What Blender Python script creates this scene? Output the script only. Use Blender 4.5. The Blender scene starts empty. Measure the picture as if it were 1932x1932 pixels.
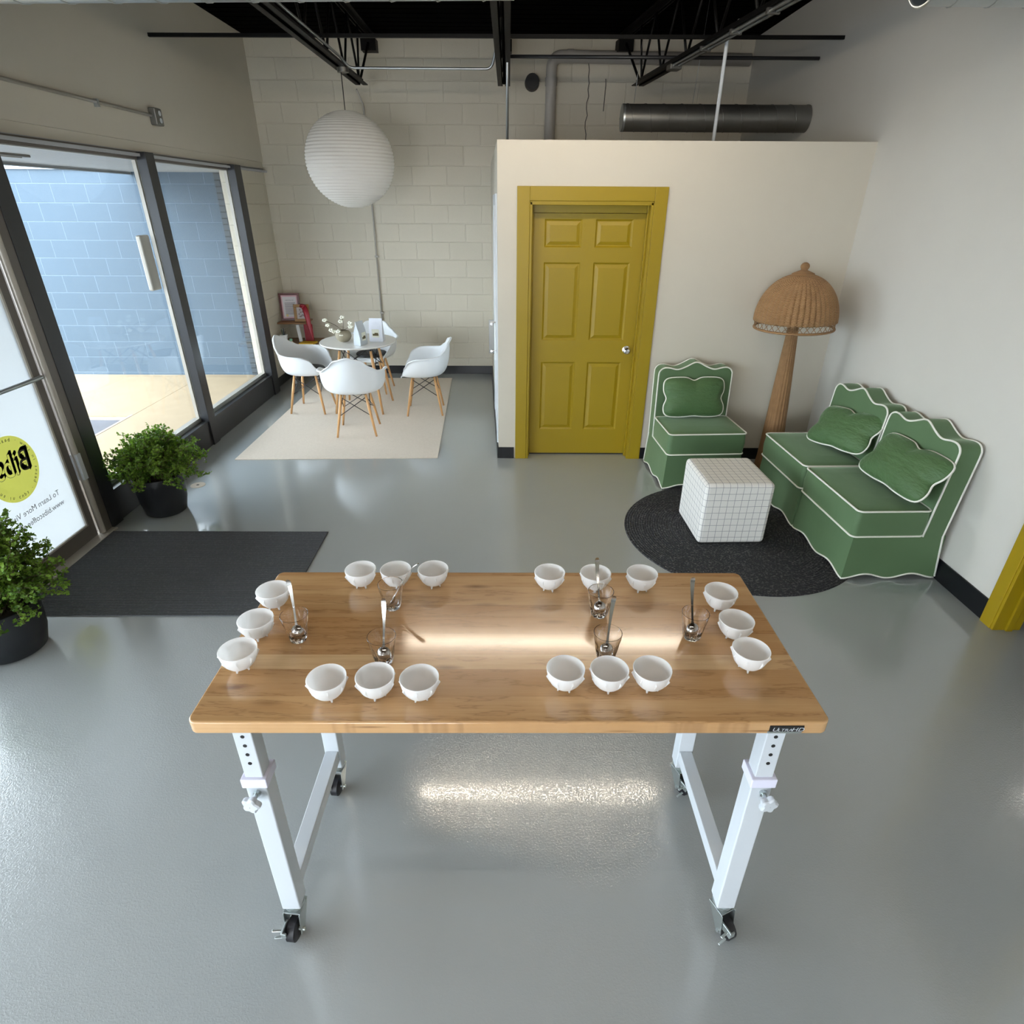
import bpy, bmesh, math, random
from mathutils import Vector, Matrix, noise
random.seed(7)
C = bpy.context.scene.collection
S = bpy.context.scene
PI = math.pi
sin, cos, rad = math.sin, math.cos, math.radians

# ------------------------------------------------------------------ camera
def make_camera():
    pitch, yaw, roll = .4809, .0071, -.0059
    F = Vector((sin(yaw)*cos(pitch), cos(yaw)*cos(pitch), -sin(pitch)))
    Rt = Vector((cos(yaw), -sin(yaw), 0)); D = F.cross(Rt)
    c, s = cos(roll), sin(roll)
    R2 = c*Rt + s*D; D2 = -s*Rt + c*D
    m = Matrix((R2, -D2, -F)).transposed().to_4x4()
    m.translation = Vector((0, 0, 2.0536))
    cd = bpy.data.cameras.new('camera'); cd.sensor_width = 36; cd.lens = 1115.97/1932*36
    cd.clip_start = .02; cd.clip_end = 200
    o = bpy.data.objects.new('camera', cd); C.objects.link(o); o.matrix_world = m
    S.camera = o
make_camera()

# ------------------------------------------------------------------ sky, exposure, lights
w = bpy.data.worlds.new('world'); S.world = w; w.use_nodes = True
bg = w.node_tree.nodes['Background']
bg.inputs[0].default_value = (.86, .93, 1.0, 1); bg.inputs[1].default_value = 8.5
S.view_settings.view_transform = 'Standard'; S.view_settings.look = 'None'
S.view_settings.exposure = 0.42; S.view_settings.gamma = 1; S.view_settings.use_curve_mapping = False
def area(name, loc, rot, sx, sy, power, col):
    l = bpy.data.lights.new(name, 'AREA'); l.shape = 'RECTANGLE'; l.size = sx; l.size_y = sy
    l.energy = power; l.color = col
    o = bpy.data.objects.new(name, l); C.objects.link(o); o.location = loc; o.rotation_euler = rot
    return o
# unseen fill lamps added behind and beside the camera in place of daylight
area('fill_rear', (-1.6, -4.35, 1.25), (rad(85), 0, 0), 1.8, 1.9, 50, (.95, .97, 1))
area('fill_side_rear', (-2.74, -.9, 1.35), (0, rad(-90), 0), 2.0, 4.2, 25, (.86, .93, 1))  # added fill panel just inside the unseen left window

# ------------------------------------------------------------------ helpers
class MB:
    def __init__(s): s.v = []; s.f = []; s.uv = None
    def add(s, vs, fs):
        b = len(s.v); s.v += [tuple(v) for v in vs]; s.f += [tuple(i+b for i in f) for f in fs]; return s
    def box(s, x0, x1, y0, y1, z0, z1):
        v = [(x, y, z) for z in (z0, z1) for y in (y0, y1) for x in (x0, x1)]
        return s.add(v, [(0,2,3,1),(4,5,7,6),(0,1,5,4),(1,3,7,5),(3,2,6,7),(2,0,4,6)])
    def mbox(s, m, sx, sy, sz):
        v = [m @ Vector((x*sx/2, y*sy/2, z*sz/2)) for z in (-1,1) for y in (-1,1) for x in (-1,1)]
        return s.add(v, [(0,2,3,1),(4,5,7,6),(0,1,5,4),(1,3,7,5),(3,2,6,7),(2,0,4,6)])
    def beam(s, p0, p1, wx, wz, up=(0,0,1)):
        p0 = Vector(p0); p1 = Vector(p1); d = (p1-p0); L = d.length; d.normalize(); u = Vector(up)
        if abs(d.dot(u)) > .98: u = Vector((0,1,0))
        r = d.cross(u).normalized(); u2 = r.cross(d)
        m = Matrix((r, d, u2)).transposed().to_4x4(); m.translation = (p0+p1)/2
        return s.mbox(m, wx, L, wz)
    def tube(s, pts, r, n=10, closed=False, cap=True):
        pts = [Vector(p) for p in pts]; N = len(pts); rs = r if isinstance(r, (list, tuple)) else [r]*N
        rings = []; prev = None
        for i, p in enumerate(pts):
            if closed: t = pts[(i+1) % N]-pts[i-1]
            else: t = pts[min(i+1, N-1)]-pts[max(i-1, 0)]
            if t.length < 1e-9: t = Vector((0,0,1))
            t.normalize()
            if prev is None:
                a = Vector((0,0,1)) if abs(t.z) < .9 else Vector((1,0,0)); u = t.cross(a).normalized()
            else:
                u = prev - t*prev.dot(t)
                u = u.normalized() if u.length > 1e-6 else t.orthogonal().normalized()
            prev = u; v = t.cross(u)
            rings.append([p + (u*cos(2*PI*k/n)+v*sin(2*PI*k/n))*rs[i] for k in range(n)])
        b = len(s.v)
        for rg in rings: s.v += [tuple(q) for q in rg]
        M = N if closed else N-1
        for i in range(M):
            for k in range(n):
                a = b+i*n+k; a2 = b+i*n+(k+1) % n; c = b+((i+1) % N)*n+k; c2 = b+((i+1) % N)*n+(k+1) % n
                s.f.append((a, a2, c2, c))
        if cap and not closed:
            s.f.append(tuple(b+k for k in range(n))[::-1]); s.f.append(tuple(b+(N-1)*n+k for k in range(n)))
        return s
    def cyl(s, p0, p1, r0, r1=None, n=16):
        return s.tube([p0, p1], [r0, r0 if r1 is None else r1], n)
    def lathe(s, prof, n=32, c=(0,0,0), capb=False, capt=False, rf=None):
        b = len(s.v)
        for (r, z) in prof:
            for k in range(n):
                a = 2*PI*k/n; rr = rf(r, z, a) if rf else r
                s.v.append((c[0]+rr*cos(a), c[1]+rr*sin(a), c[2]+z))
        for i in range(len(prof)-1):
            for k in range(n):
                s.f.append((b+i*n+k, b+i*n+(k+1) % n, b+(i+1)*n+(k+1) % n, b+(i+1)*n+k))
        if capb: s.f.append(tuple(b+k for k in range(n))[::-1])
        if capt: s.f.append(tuple(b+(len(prof)-1)*n+k for k in range(n)))
        return s
    def ball(s, c, r, n=12, sz=1.0):
        prof = [(r*sin(PI*i/n), -r*cos(PI*i/n)*sz) for i in range(n+1)]
        prof[0] = (1e-4, prof[0][1]); prof[-1] = (1e-4, prof[-1][1])
        return s.lathe(prof, n*2 if n > 5 else 8, c)
    def prism(s, poly, axis, a0, a1):
        n = len(poly)
        def mk(p, a):
            return {'x': (a, p[0], p[1]), 'y': (p[0], a, p[1]), 'z': (p[0], p[1], a)}[axis]
        v = [mk(p, a0) for p in poly]+[mk(p, a1) for p in poly]
        f = [tuple(range(n))[::-1], tuple(range(n, 2*n))]+[(i, (i+1) % n, n+(i+1) % n, n+i) for i in range(n)]
        return s.add(v, f)
    def grid(s, rows, closed=False):
        b = len(s.v); n = len(rows[0])
        for r in rows: s.v += [tuple(p) for p in r]
        for i in range(len(rows)-1):
            for k in range(n if closed else n-1):
                s.f.append((b+i*n+k, b+i*n+(k+1) % n, b+(i+1)*n+(k+1) % n, b+(i+1)*n+k))
        return s
    def build(s, name, mat, parent=None, smooth=False, bevel=0, seg=2, sub=0, solid=0, recalc=True, loc=None, rot=None):
        me = bpy.data.meshes.new(name); me.from_pydata(s.v, [], s.f)
        if recalc:
            bm = bmesh.new(); bm.from_mesh(me); bmesh.ops.recalc_face_normals(bm, faces=bm.faces); bm.to_mesh(me); bm.free()
        if smooth:
            me.polygons.foreach_set('use_smooth', [True]*len(me.polygons))
            if smooth == 'auto': me.set_sharp_from_angle(angle=rad(38))
        me.materials.append(mat)
        o = bpy.data.objects.new(name, me); C.objects.link(o)
        if solid: 
            m = o.modifiers.new('solid', 'SOLIDIFY'); m.thickness = solid; m.offset = 0
        if bevel:
            m = o.modifiers.new('bevel', 'BEVEL'); m.width = bevel; m.segments = seg; m.limit_method = 'ANGLE'; m.angle_limit = rad(40)
            if smooth is False:
                me.polygons.foreach_set('use_smooth', [True]*len(me.polygons)); m.harden_normals = True
        if sub:
            m = o.modifiers.new('sub', 'SUBSURF'); m.levels = sub; m.render_levels = sub
        if parent: o.parent = parent
        if loc: o.location = loc
        if rot: o.rotation_euler = rot
        return o

def tag(o, label, cat, group=None, kind=None):
    o['label'] = label; o['category'] = cat
    if group: o['group'] = group
    if kind: o['kind'] = kind
    return o
def thing(name, label, cat, loc=(0,0,0), rz=0, group=None):
    o = bpy.data.objects.new(name, None); o.empty_display_size = .05; C.objects.link(o)
    o.location = loc; o.rotation_euler = (0, 0, rz)
    return tag(o, label, cat, group)
def struct(o):
    o['kind'] = 'structure'; return o
def sgroup(name, loc=(0,0,0)):
    o = bpy.data.objects.new(name, None); o.empty_display_size = .05; C.objects.link(o); o.location = loc
    o['kind'] = 'structure'; return o
def kids(o): return [c for c in bpy.data.objects if c.parent == o]
def dup(root, loc=None, rot=None, label=None, group=None):
    def cp(o, par):
        c = o.copy(); C.objects.link(c)
        if par: c.parent = par
        for k in kids(o): 
            if k is not c: cp(k, c)
        return c
    r = cp(root, None)
    if loc is not None: r.location = loc
    if rot is not None: r.rotation_euler = rot
    if label: r['label'] = label
    if group: r['group'] = group
    return r

# ------------------------------------------------------------------ materials
def srgb(r, g, b):
    f = lambda c: (c/255)/12.92 if c/255 <= .04045 else ((c/255+.055)/1.055)**2.4
    return (f(r), f(g), f(b), 1)
class NT:
    def __init__(s, name):
        s.m = bpy.data.materials.new(name); s.m.use_nodes = True; s.t = s.m.node_tree; s.n = s.t.nodes
        s.b = s.n['Principled BSDF']; s.out = s.n['Material Output']
    def N(s, t, **k):
        n = s.n.new(t)
        for a, v in k.items():
            if a.startswith('_'): setattr(n, a[1:], v)
            else:
                key = a.replace('__', ' '); n.inputs[key].default_value = v
        return n
    def L(s, a, b): s.t.links.new(a, b)
    def coord(s, kind='Object', scale=(1,1,1), loc=(0,0,0), rot=(0,0,0)):
        tc = s.n.new('ShaderNodeTexCoord'); mp = s.n.new('ShaderNodeMapping')
        mp.inputs['Scale'].default_value = scale; mp.inputs['Location'].default_value = loc; mp.inputs['Rotation'].default_value = rot
        s.L(tc.outputs[kind], mp.inputs['Vector']); return mp.outputs[0]
    def noise(s, vec, scale, detail=3, rough=.5):
        n = s.n.new('ShaderNodeTexNoise'); n.inputs['Scale'].default_value = scale; n.inputs['Detail'].default_value = detail
        n.inputs['Roughness'].default_value = rough; s.L(vec, n.inputs['Vector']); return n.outputs[0]
    def ramp(s, fac, stops):
        r = s.n.new('ShaderNodeValToRGB'); e = r.color_ramp.elements
        e[0].position, e[0].color = stops[0][0], stops[0][1]; e[1].position, e[1].color = stops[-1][0], stops[-1][1]
        for p, c in stops[1:-1]:
            x = e.new(p); x.color = c
        s.L(fac, r.inputs[0]); return r.outputs[0]
    def math(s, op, a, b=None, c=None):
        n = s.n.new('ShaderNodeMath'); n.operation = op
        for i, v in enumerate((a, b, c)):
            if v is None: continue
            if isinstance(v, (int, float)): n.inputs[i].default_value = v
            else: s.L(v, n.inputs[i])
        return n.outputs[0]
    def mix(s, fac, a, b, blend='MIX'):
        n = s.n.new('ShaderNodeMix'); n.data_type = 'RGBA'; n.blend_type = blend
        for i, v in ((0, fac), (6, a), (7, b)):
            if isinstance(v, (int, float, tuple)): n.inputs[i].default_value = v
            else: s.L(v, n.inputs[i])
        return n.outputs[2]
    def bump(s, h, strength=.3, dist=.005):
        n = s.n.new('ShaderNodeBump'); n.inputs['Strength'].default_value = strength; n.inputs['Distance'].default_value = dist
        s.L(h, n.inputs['Height']); s.L(n.outputs[0], s.b.inputs['Normal']); s.L(n.outputs[0], s.b.inputs['Coat Normal']); return n
    def set(s, **k):
        for a, v in k.items():
            key = a.replace('_', ' ')
            if isinstance(v, (int, float, tuple)): s.b.inputs[key].default_value = v
            else: s.L(v, s.b.inputs[key])
        return s
_mc = {}
def plain(name, col, rough=.5, metal=0, bump=0, bscale=60, spec=.5, vary=0):
    if name in _mc: return _mc[name]
    m = NT(name); m.set(Base_Color=col, Roughness=rough, Metallic=metal); m.b.inputs['Specular IOR Level'].default_value = spec
    if bump or vary:
        v = m.coord(); n = m.noise(v, bscale, 4)
        if bump: m.bump(n, bump, .003)
        if vary:
            n2 = m.noise(m.coord(), 5, 3)
            m.set(Base_Color=m.mix(n2, tuple(c*(1-vary) for c in col[:3])+(1,), tuple(min(1, c*(1+vary)) for c in col[:3])+(1,)))
    _mc[name] = m.m; return m.m

def mat_blocks(name, col, mortar, plane='xz', off=(0,0), rough=.75, bumpy=.25, bs=.9, bw=.4064, bh=.2032, msize=.007):
    m = NT(name); tc = m.n.new('ShaderNodeTexCoord'); sp = m.n.new('ShaderNodeSeparateXYZ'); m.L(tc.outputs['Object'], sp.inputs[0])
    cb = m.n.new('ShaderNodeCombineXYZ')
    a = m.math('ADD', sp.outputs['X' if plane[0] == 'x' else 'Y'], off[0]); b = m.math('ADD', sp.outputs['Z'], off[1])
    m.L(a, cb.inputs[0]); m.L(b, cb.inputs[1])
    br = m.n.new('ShaderNodeTexBrick'); br.offset = .5; br.squash = 1
    for k, v in (('Scale', 1), ('Mortar Size', msize), ('Mortar Smooth', .5), ('Brick Width', bw), ('Row Height', bh), ('Bias', 0)): br.inputs[k].default_value = v
    m.L(cb.outputs[0], br.inputs['Vector'])
    br.inputs['Color1'].default_value = col; br.inputs['Color2'].default_value = tuple(c*.95 for c in col[:3])+(1,); br.inputs['Mortar'].default_value = mortar
    nz = m.noise(m.coord(), 90, 4, .6); n2 = m.noise(m.coord(), 2.2, 3)
    c2 = m.mix(m.math('MULTIPLY', n2, .25), br.outputs['Color'], tuple(c*.8 for c in col[:3])+(1,))
    h = m.math('ADD', m.math('MULTIPLY', m.math('SUBTRACT', 1.0, br.outputs['Fac']), bs), m.math('MULTIPLY', nz, bumpy))
    m.set(Base_Color=c2, Roughness=rough); m.bump(h, .8, .008)
    return m.m

WALLC = (.59, .55, .465, 1)
M = {}
M['paint'] = plain('wall_paint', WALLC, .6, bump=.08, bscale=180, vary=.02)
M['paint_cool'] = plain('wall_paint_cool', (.60, .58, .53, 1), .6, bump=.08, bscale=180, vary=.02)
M['cmu'] = mat_blocks('painted_block', (.66, .615, .51, 1), (.70, .655, .55, 1), off=(1.1414, 0), msize=.006, bs=.75)
M['cmu_side'] = mat_blocks('painted_block_side', (.66, .615, .51, 1), (.70, .655, .55, 1), msize=.006, bs=.75, plane='yz', off=(.02, 0))
M['cmu_blue'] = mat_blocks('blue_block', (.085, .125, .168, 1), (.17, .23, .29, 1), off=(5.021+.2032, 0), bumpy=.4, bs=.5, msize=.0045)
M['small_brick'] = mat_blocks('grey_brick', (.08, .095, .11, 1), (.04, .045, .05, 1), off=(0, 0), bw=.2, bh=.067, msize=.006)
M['black_base'] = plain('black_baseboard', (.004, .005, .007, 1), .35)
M['black_steel'] = plain('black_steel', (.002, .002, .002, 1), .5, spec=.2)
M['deck'] = plain('black_deck', (.0006, .0006, .0006, 1), .9, spec=.02)
M['bronze'] = plain('dark_bronze', (.022, .023, .026, 1), .35, spec=.5)
M['bronze_lt'] = plain('bronze_aluminium', (.14, .125, .11, 1), .4, .3)
M['alum'] = plain('pale_aluminium', (.42, .39, .34, 1), .35, .2)
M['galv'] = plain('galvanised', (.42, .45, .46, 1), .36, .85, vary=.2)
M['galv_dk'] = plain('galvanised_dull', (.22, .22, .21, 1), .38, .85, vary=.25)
M['pipe'] = plain('painted_pipe', (.42, .40, .37, 1), .5)
M['chrome'] = plain('chrome', (.75, .75, .76, 1), .12, 1)
M['spoon_steel'] = plain('spoon_steel', (.50, .50, .49, 1), .16, 1)
M['zinc'] = plain('zinc', (.55, .60, .60, 1), .28, .9)
M['white_metal'] = plain('white_metal', (.58, .62, .66, 1), .38)
M['black_rubber'] = plain('black_rubber', (.012, .012, .016, 1), .45)
M['black'] = plain('black_flat', (.01, .01, .01, 1), .6)
M['pot'] = plain('black_pot', (.012, .014, .017, 1), .42, spec=.45)
M['soil'] = plain('soil', (.03, .02, .012, 1), .9, bump=.6, bscale=50)
M['yellow'] = plain('mustard_paint', (.315, .215, .002, 1), .42, bump=.03, bscale=200)
M['white_shell'] = plain('white_plastic', (.80, .83, .85, 1), .32)
M['gloss_white'] = plain('white_lacquer', (.80, .79, .75, 1), .14)
M['wire'] = plain('black_wire', (.01, .01, .012, 1), .4)
M['concrete'] = plain('sidewalk', (.36, .275, .175, 1), .9, bump=.5, bscale=60, vary=.12)
M['asphalt'] = plain('asphalt', (.13, .13, .145, 1), .9, bump=.5, bscale=80, vary=.4)
M['piping'] = plain('cream_piping', (.80, .80, .72, 1), .55)
M['cord'] = plain('cord_black', (.01, .01, .01, 1), .5)
M['tan'] = plain('tan_plug', (.45, .38, .30, 1), .5)

def mat_floor():
    m = NT('epoxy_floor'); v = m.coord()
    n1 = m.noise(v, 1.1, 3); n2 = m.noise(v, 130, 2, .6); n3 = m.noise(v, 260, 2, .5)
    m.set(Base_Color=m.mix(n1, (.315, .335, .335, 1), (.36, .376, .374, 1)), Roughness=.07)
    m.b.inputs['Specular IOR Level'].default_value = .8; m.b.inputs['Coat Weight'].default_value = .5; m.b.inputs['Coat Roughness'].default_value = .03
    n4 = m.noise(v, .45, 1)
    k = m.ramp(n4, [(.40, (.22, .22, .22, 1)), (.58, (.9, .9, .9, 1))])
    h = m.math('ADD', m.math('MULTIPLY', m.ramp(n2, [(.46, (0,0,0,1)), (.64, (1,1,1,1))]), .7), m.math('MULTIPLY', n3, .35))
    h = m.math('MULTIPLY', h, k)
    m.bump(h, .6, .0006)
    return m.m
M['floor'] = mat_floor()

def mat_wood_top():
    m = NT('butcher_block'); tc = m.n.new('ShaderNodeTexCoord'); sp = m.n.new('ShaderNodeSeparateXYZ'); m.L(tc.outputs['Object'], sp.inputs[0])
    y = m.math('ADD', sp.outputs['Y'], 3.0)
    wob = m.math('MULTIPLY', m.math('SINE', m.math('MULTIPLY', y, 31.0)), .012)
    st = m.math('FLOOR', m.math('DIVIDE', m.math('ADD', y, wob), .078))
    wn = m.n.new('ShaderNodeTexWhiteNoise'); wn.noise_dimensions = '1D'; m.L(st, wn.inputs['W'])
    # board ends: split each stave along x as well
    off = m.math('MULTIPLY', wn.outputs['Value'], 1.7)
    cb = m.n.new('ShaderNodeCombineXYZ'); 
    m.L(m.math('ADD', m.math('MULTIPLY', sp.outputs['X'], 1.0), m.math('MULTIPLY', wn.outputs['Value'], 9.0)), cb.inputs[0])
    m.L(m.math('MULTIPLY', sp.outputs['Y'], 9.0), cb.inputs[1]); m.L(m.math('MULTIPLY', st, 3.7), cb.inputs[2])
    g1 = m.noise(cb.outputs[0], 2.1, 5, .62)
    cb2 = m.n.new('ShaderNodeCombineXYZ'); m.L(m.math('MULTIPLY', sp.outputs['X'], 3.0), cb2.inputs[0]); m.L(m.math('MULTIPLY', sp.outputs['Y'], 120.0), cb2.inputs[1]); m.L(m.math('MULTIPLY', sp.outputs['Z'], 120.0), cb2.inputs[2])
    g2 = m.noise(cb2.outputs[0], 1.5, 4, .6)
    base = m.ramp(wn.outputs['Value'], [(0, (.51, .285, .12, 1)), (.3, (.66, .42, .205, 1)), (.5, (.46, .25, .10, 1)), (.75, (.72, .49, .26, 1)), (1, (.56, .33, .145, 1))])
    c = m.mix(m.math('MULTIPLY', m.ramp(g1, [(.38, (0,0,0,1)), (.68, (1,1,1,1))]), .5), base, (.40, .19, .065, 1))
    c = m.mix(m.math('MULTIPLY', m.ramp(g2, [(.35, (0,0,0,1)), (.7, (1,1,1,1))]), .16), c, (.33, .15, .05, 1))
    # thin dark flame lines where the slow grain crosses a level
    ln = m.ramp(g1, [(.535, (0,0,0,1)), (.55, (1,1,1,1)), (.556, (1,1,1,1)), (.575, (0,0,0,1))])
    c = m.mix(m.math('MULTIPLY', ln, .30), c, (.16, .06, .02, 1))
    # knots
    cb3 = m.n.new('ShaderNodeCombineXYZ'); m.L(m.math('MULTIPLY', sp.outputs['X'], 3.2), cb3.inputs[0]); m.L(m.math('MULTIPLY', sp.outputs['Y'], 13.0), cb3.inputs[1]); m.L(m.math('MULTIPLY', sp.outputs['Z'], 40.0), cb3.inputs[2])
    vo = m.n.new('ShaderNodeTexVoronoi'); vo.inputs['Scale'].default_value = 1.0; m.L(cb3.outputs[0], vo.inputs['Vector'])
    kd = m.math('ADD', vo.outputs['Distance'], m.math('MULTIPLY', g2, .12))
    kn = m.ramp(kd, [(.08, (1,1,1,1)), (.24, (0,0,0,1))])
    c = m.mix(m.math('MULTIPLY', kn, .7), c, (.12, .04, .014, 1))
    # glue line
    fr = m.math('FRACT', m.math('DIVIDE', m.math('ADD', y, wob), .078))
    gl = m.ramp(fr, [(0, (1,1,1,1)), (.02, (0,0,0,1))])
    c = m.mix(m.math('MULTIPLY', gl, .4), c, (.2, .09, .03, 1))
    m.set(Base_Color=c, Roughness=.22); m.b.inputs['Specular IOR Level'].default_value = .5
    m.b.inputs['Coat Weight'].default_value = .6; m.b.inputs['Coat Roughness'].default_value = .10
    return m.m
M['block_wood'] = mat_wood_top()
def mat_wood(name, c1, c2, sc=(6,6,1), rough=.45):
    m = NT(name); v = m.coord(scale=sc); n = m.noise(v, 9, 5, .6)
    m.set(Base_Color=m.mix(n, c1, c2), Roughness=rough); return m.m
M['beech'] = mat_wood('beech_dowel', (.52, .27, .10, 1), (.72, .42, .19, 1), (8,8,1))
M['shelf_wood'] = mat_wood('walnut_shelf', (.18, .08, .03, 1), (.30, .15, .06, 1), (1,8,8))
M['mahogany'] = mat_wood('mahogany', (.09, .012, .01, 1), (.13, .02, .014, 1), (2,2,2), .3)
M['oak_frame'] = mat_wood('oak_frame', (.30, .16, .05, 1), (.38, .21, .075, 1), (2,2,2))

def mat_velvet():
    m = NT('green_velvet'); v = m.coord()
    n = m.noise(v, 3.5, 3); n2 = m.noise(v, 400, 2)
    m.set(Base_Color=m.mix(n, (.075, .138, .060, 1), (.100, .175, .082, 1)), Roughness=.62)
    m.b.inputs['Sheen Weight'].default_value = .55; m.b.inputs['Sheen Roughness'].default_value = .38
    m.b.inputs['Sheen Tint'].default_value = (.62, .80, .58, 1)
    h = m.math('ADD', m.math('MULTIPLY', n2, .1), m.math('MULTIPLY', m.noise(v, 6, 2), 1.0)); m.bump(h, .25, .01)
    return m.m
M['velvet'] = mat_velvet()
def mat_velvet_w():
    m = NT('green_velvet_creased'); v = m.coord()
    n = m.noise(v, 5, 3)
    m.set(Base_Color=m.mix(n, (.052, .115, .038, 1), (.074, .150, .054, 1)), Roughness=.55)
    m.b.inputs['Sheen Weight'].default_value = .5; m.b.inputs['Sheen Roughness'].default_value = .35
    m.b.inputs['Sheen Tint'].default_value = (.62, .80, .58, 1)
    h = m.noise(m.coord(scale=(1, 2.2, 1)), 9, 3, .6); m.bump(h, .55, .03)
    return m.m
M['velvet_w'] = mat_velvet_w()

def mat_grid_fabric():
    m = NT('windowpane_fabric'); tc = m.n.new('ShaderNodeTexCoord'); sp = m.n.new('ShaderNodeSeparateXYZ'); m.L(tc.outputs['Object'], sp.inputs[0])
    tot = None
    for ax, o in (('X', 0), ('Y', 0), ('Z', .013)):
        wv = m.math('MULTIPLY', m.noise(m.coord(), 6, 2), .006)
        f = m.math('FRACT', m.math('ADD', m.math('DIVIDE', m.math('ADD', m.math('ADD', sp.outputs[ax], wv), o), .046), 50.0))
        ln = m.math('LESS_THAN', m.math('ABSOLUTE', m.math('SUBTRACT', f, .5)), .030)
        tot = ln if tot is None else m.math('MAXIMUM', tot, ln)
    w = m.noise(m.coord(), 260, 2)
    m.set(Base_Color=m.mix(m.math('MULTIPLY', tot, .75), (.76, .74, .70, 1), (.10, .11, .14, 1)), Roughness=.9)
    m.bump(w, .35, .002)
    return m.m
M['grid_fabric'] = mat_grid_fabric()
def mat_round_rug():
    m = NT('braided_rug'); tc = m.n.new('ShaderNodeTexCoord'); vl = m.n.new('ShaderNodeVectorMath'); vl.operation = 'LENGTH'
    m.L(tc.outputs['Object'], vl.inputs[0])
    v = m.coord(); n = m.noise(v, 75, 3, .7); n2 = m.noise(v, 40, 2)
    r = m.math('SINE', m.math('MULTIPLY', m.math('ADD', vl.outputs['Value'], m.math('MULTIPLY', n2, .012)), 2*PI/.017))
    sp = m.ramp(n, [(.52, (0,0,0,1)), (.66, (1,1,1,1))])
    m.set(Base_Color=m.mix(m.math('MULTIPLY', sp, .55), (.016, .017, .021, 1), (.20, .19, .18, 1)), Roughness=.9)
    m.bump(m.math('ADD', m.math('MULTIPLY', r, .5), n), .9, .008)
    return m.m
M['round_rug'] = mat_round_rug()
def mat_mat():
    m = NT('ribbed_mat'); tc = m.n.new('ShaderNodeTexCoord'); sp = m.n.new('ShaderNodeSeparateXYZ'); m.L(tc.outputs['Object'], sp.inputs[0])
    r = m.math('SINE', m.math('MULTIPLY', sp.outputs['Y'], 2*PI/.0125)); n = m.noise(m.coord(), 85, 3, .75)
    cc = m.mix(m.math('MULTIPLY_ADD', r, .5, .5), (.022, .023, .028, 1), (.10, .104, .114, 1))
    sp2 = m.ramp(n, [(.5, (0,0,0,1)), (.8, (1,1,1,1))])
    m.set(Base_Color=m.mix(m.math('MULTIPLY', sp2, .5), cc, (.18, .18, .19, 1)), Roughness=.95); m.bump(m.math('ADD', r, n), .7, .004)
    return m.m
M['mat'] = mat_mat()
def mat_beige():
    m = NT('beige_rug'); v = m.coord(); n = m.noise(v, 60, 4, .7); n2 = m.noise(v, 300, 2)
    m.set(Base_Color=m.mix(n, (.60, .52, .43, 1), (.76, .68, .58, 1)), Roughness=.95); m.bump(m.math('ADD', n, n2), .5, .004)
    return m.m
M['beige'] = mat_beige()
def mat_wicker():
    m = NT('wicker'); tc = m.n.new('ShaderNodeTexCoord'); sp = m.n.new('ShaderNodeSeparateXYZ'); m.L(tc.outputs['Object'], sp.inputs[0])
    ang = m.math('ARCTAN2', sp.outputs['Y'], sp.outputs['X'])
    z = m.math('MULTIPLY', sp.outputs['Z'], 2*PI/.009)
    a = m.math('SINE', m.math('ADD', z, m.math('MULTIPLY', m.math('SINE', m.math('MULTIPLY', ang, 42.0)), 1.6)))
    n = m.noise(m.coord(), 22, 3, .6)
    c = m.mix(m.math('MULTIPLY_ADD', a, .35, .5), (.19, .092, .034, 1), (.42, .24, .105, 1))
    c = m.mix(n, c, (.46, .27, .125, 1), 'MIX')
    c = m.mix(.5, c, m.mix(n, (.25, .13, .055, 1), (.44, .25, .115, 1)))
    m.set(Base_Color=c, Roughness=.6); m.bump(a, .7, .003)
    return m.m
M['wicker'] = mat_wicker()
def mat_paper():
    m = NT('rice_paper'); t = m.n.new('ShaderNodeBsdfTranslucent'); t.inputs[0].default_value = (.9, .88, .82, 1)
    mx = m.n.new('ShaderNodeMixShader'); mx.inputs[0].default_value = .42
    m.set(Base_Color=(.86, .84, .80, 1), Roughness=.8)
    m.L(m.b.outputs[0], mx.inputs[1]); m.L(t.outputs[0], mx.inputs[2]); m.L(mx.outputs[0], m.out.inputs[0]); return m.m
M['paper'] = mat_paper()
def mat_frost(name, col, tcol):
    m = NT(name); t = m.n.new('ShaderNodeBsdfTranslucent'); t.inputs[0].default_value = tcol
    n = m.noise(m.coord(), 500, 1)
    mx = m.n.new('ShaderNodeMixShader'); mx.inputs[0].default_value = .72
    m.set(Base_Color=col, Roughness=.4)
    m.L(m.b.outputs[0], mx.inputs[1]); m.L(t.outputs[0], mx.inputs[2]); m.L(mx.outputs[0], m.out.inputs[0]); return m.m
M['frost'] = mat_frost('frosted_film', (.78, .80, .81, 1), (.57, .60, .61, 1))
M['decal_yellow'] = mat_frost('yellow_decal', (.85, .80, .16, 1), (.80, .76, .15, 1))
M['decal_dark'] = plain('dark_decal', (.06, .06, .04, 1), .6)
M['decal_grey'] = plain('grey_decal', (.16, .17, .18, 1), .6)
def mat_glass_pane():
    m = NT('window_glass'); m.n.remove(m.b)
    tr = m.n.new('ShaderNodeBsdfTransparent'); tr.inputs[0].default_value = (.93, .96, .97, 1)
    gl = m.n.new('ShaderNodeBsdfGlossy'); gl.inputs['Roughness'].default_value = .01
    fr = m.n.new('ShaderNodeLayerWeight'); fr.inputs[0].default_value = .5
    f = m.math('MULTIPLY_ADD', m.math('POWER', fr.outputs['Facing'], 4.0), .55, .025)
    mx = m.n.new('ShaderNodeMixShader'); m.L(f, mx.inputs[0]); m.L(tr.outputs[0], mx.inputs[1]); m.L(gl.outputs[0], mx.inputs[2]); m.L(mx.outputs[0], m.out.inputs[0])
    return m.m
M['pane'] = mat_glass_pane()
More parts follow.
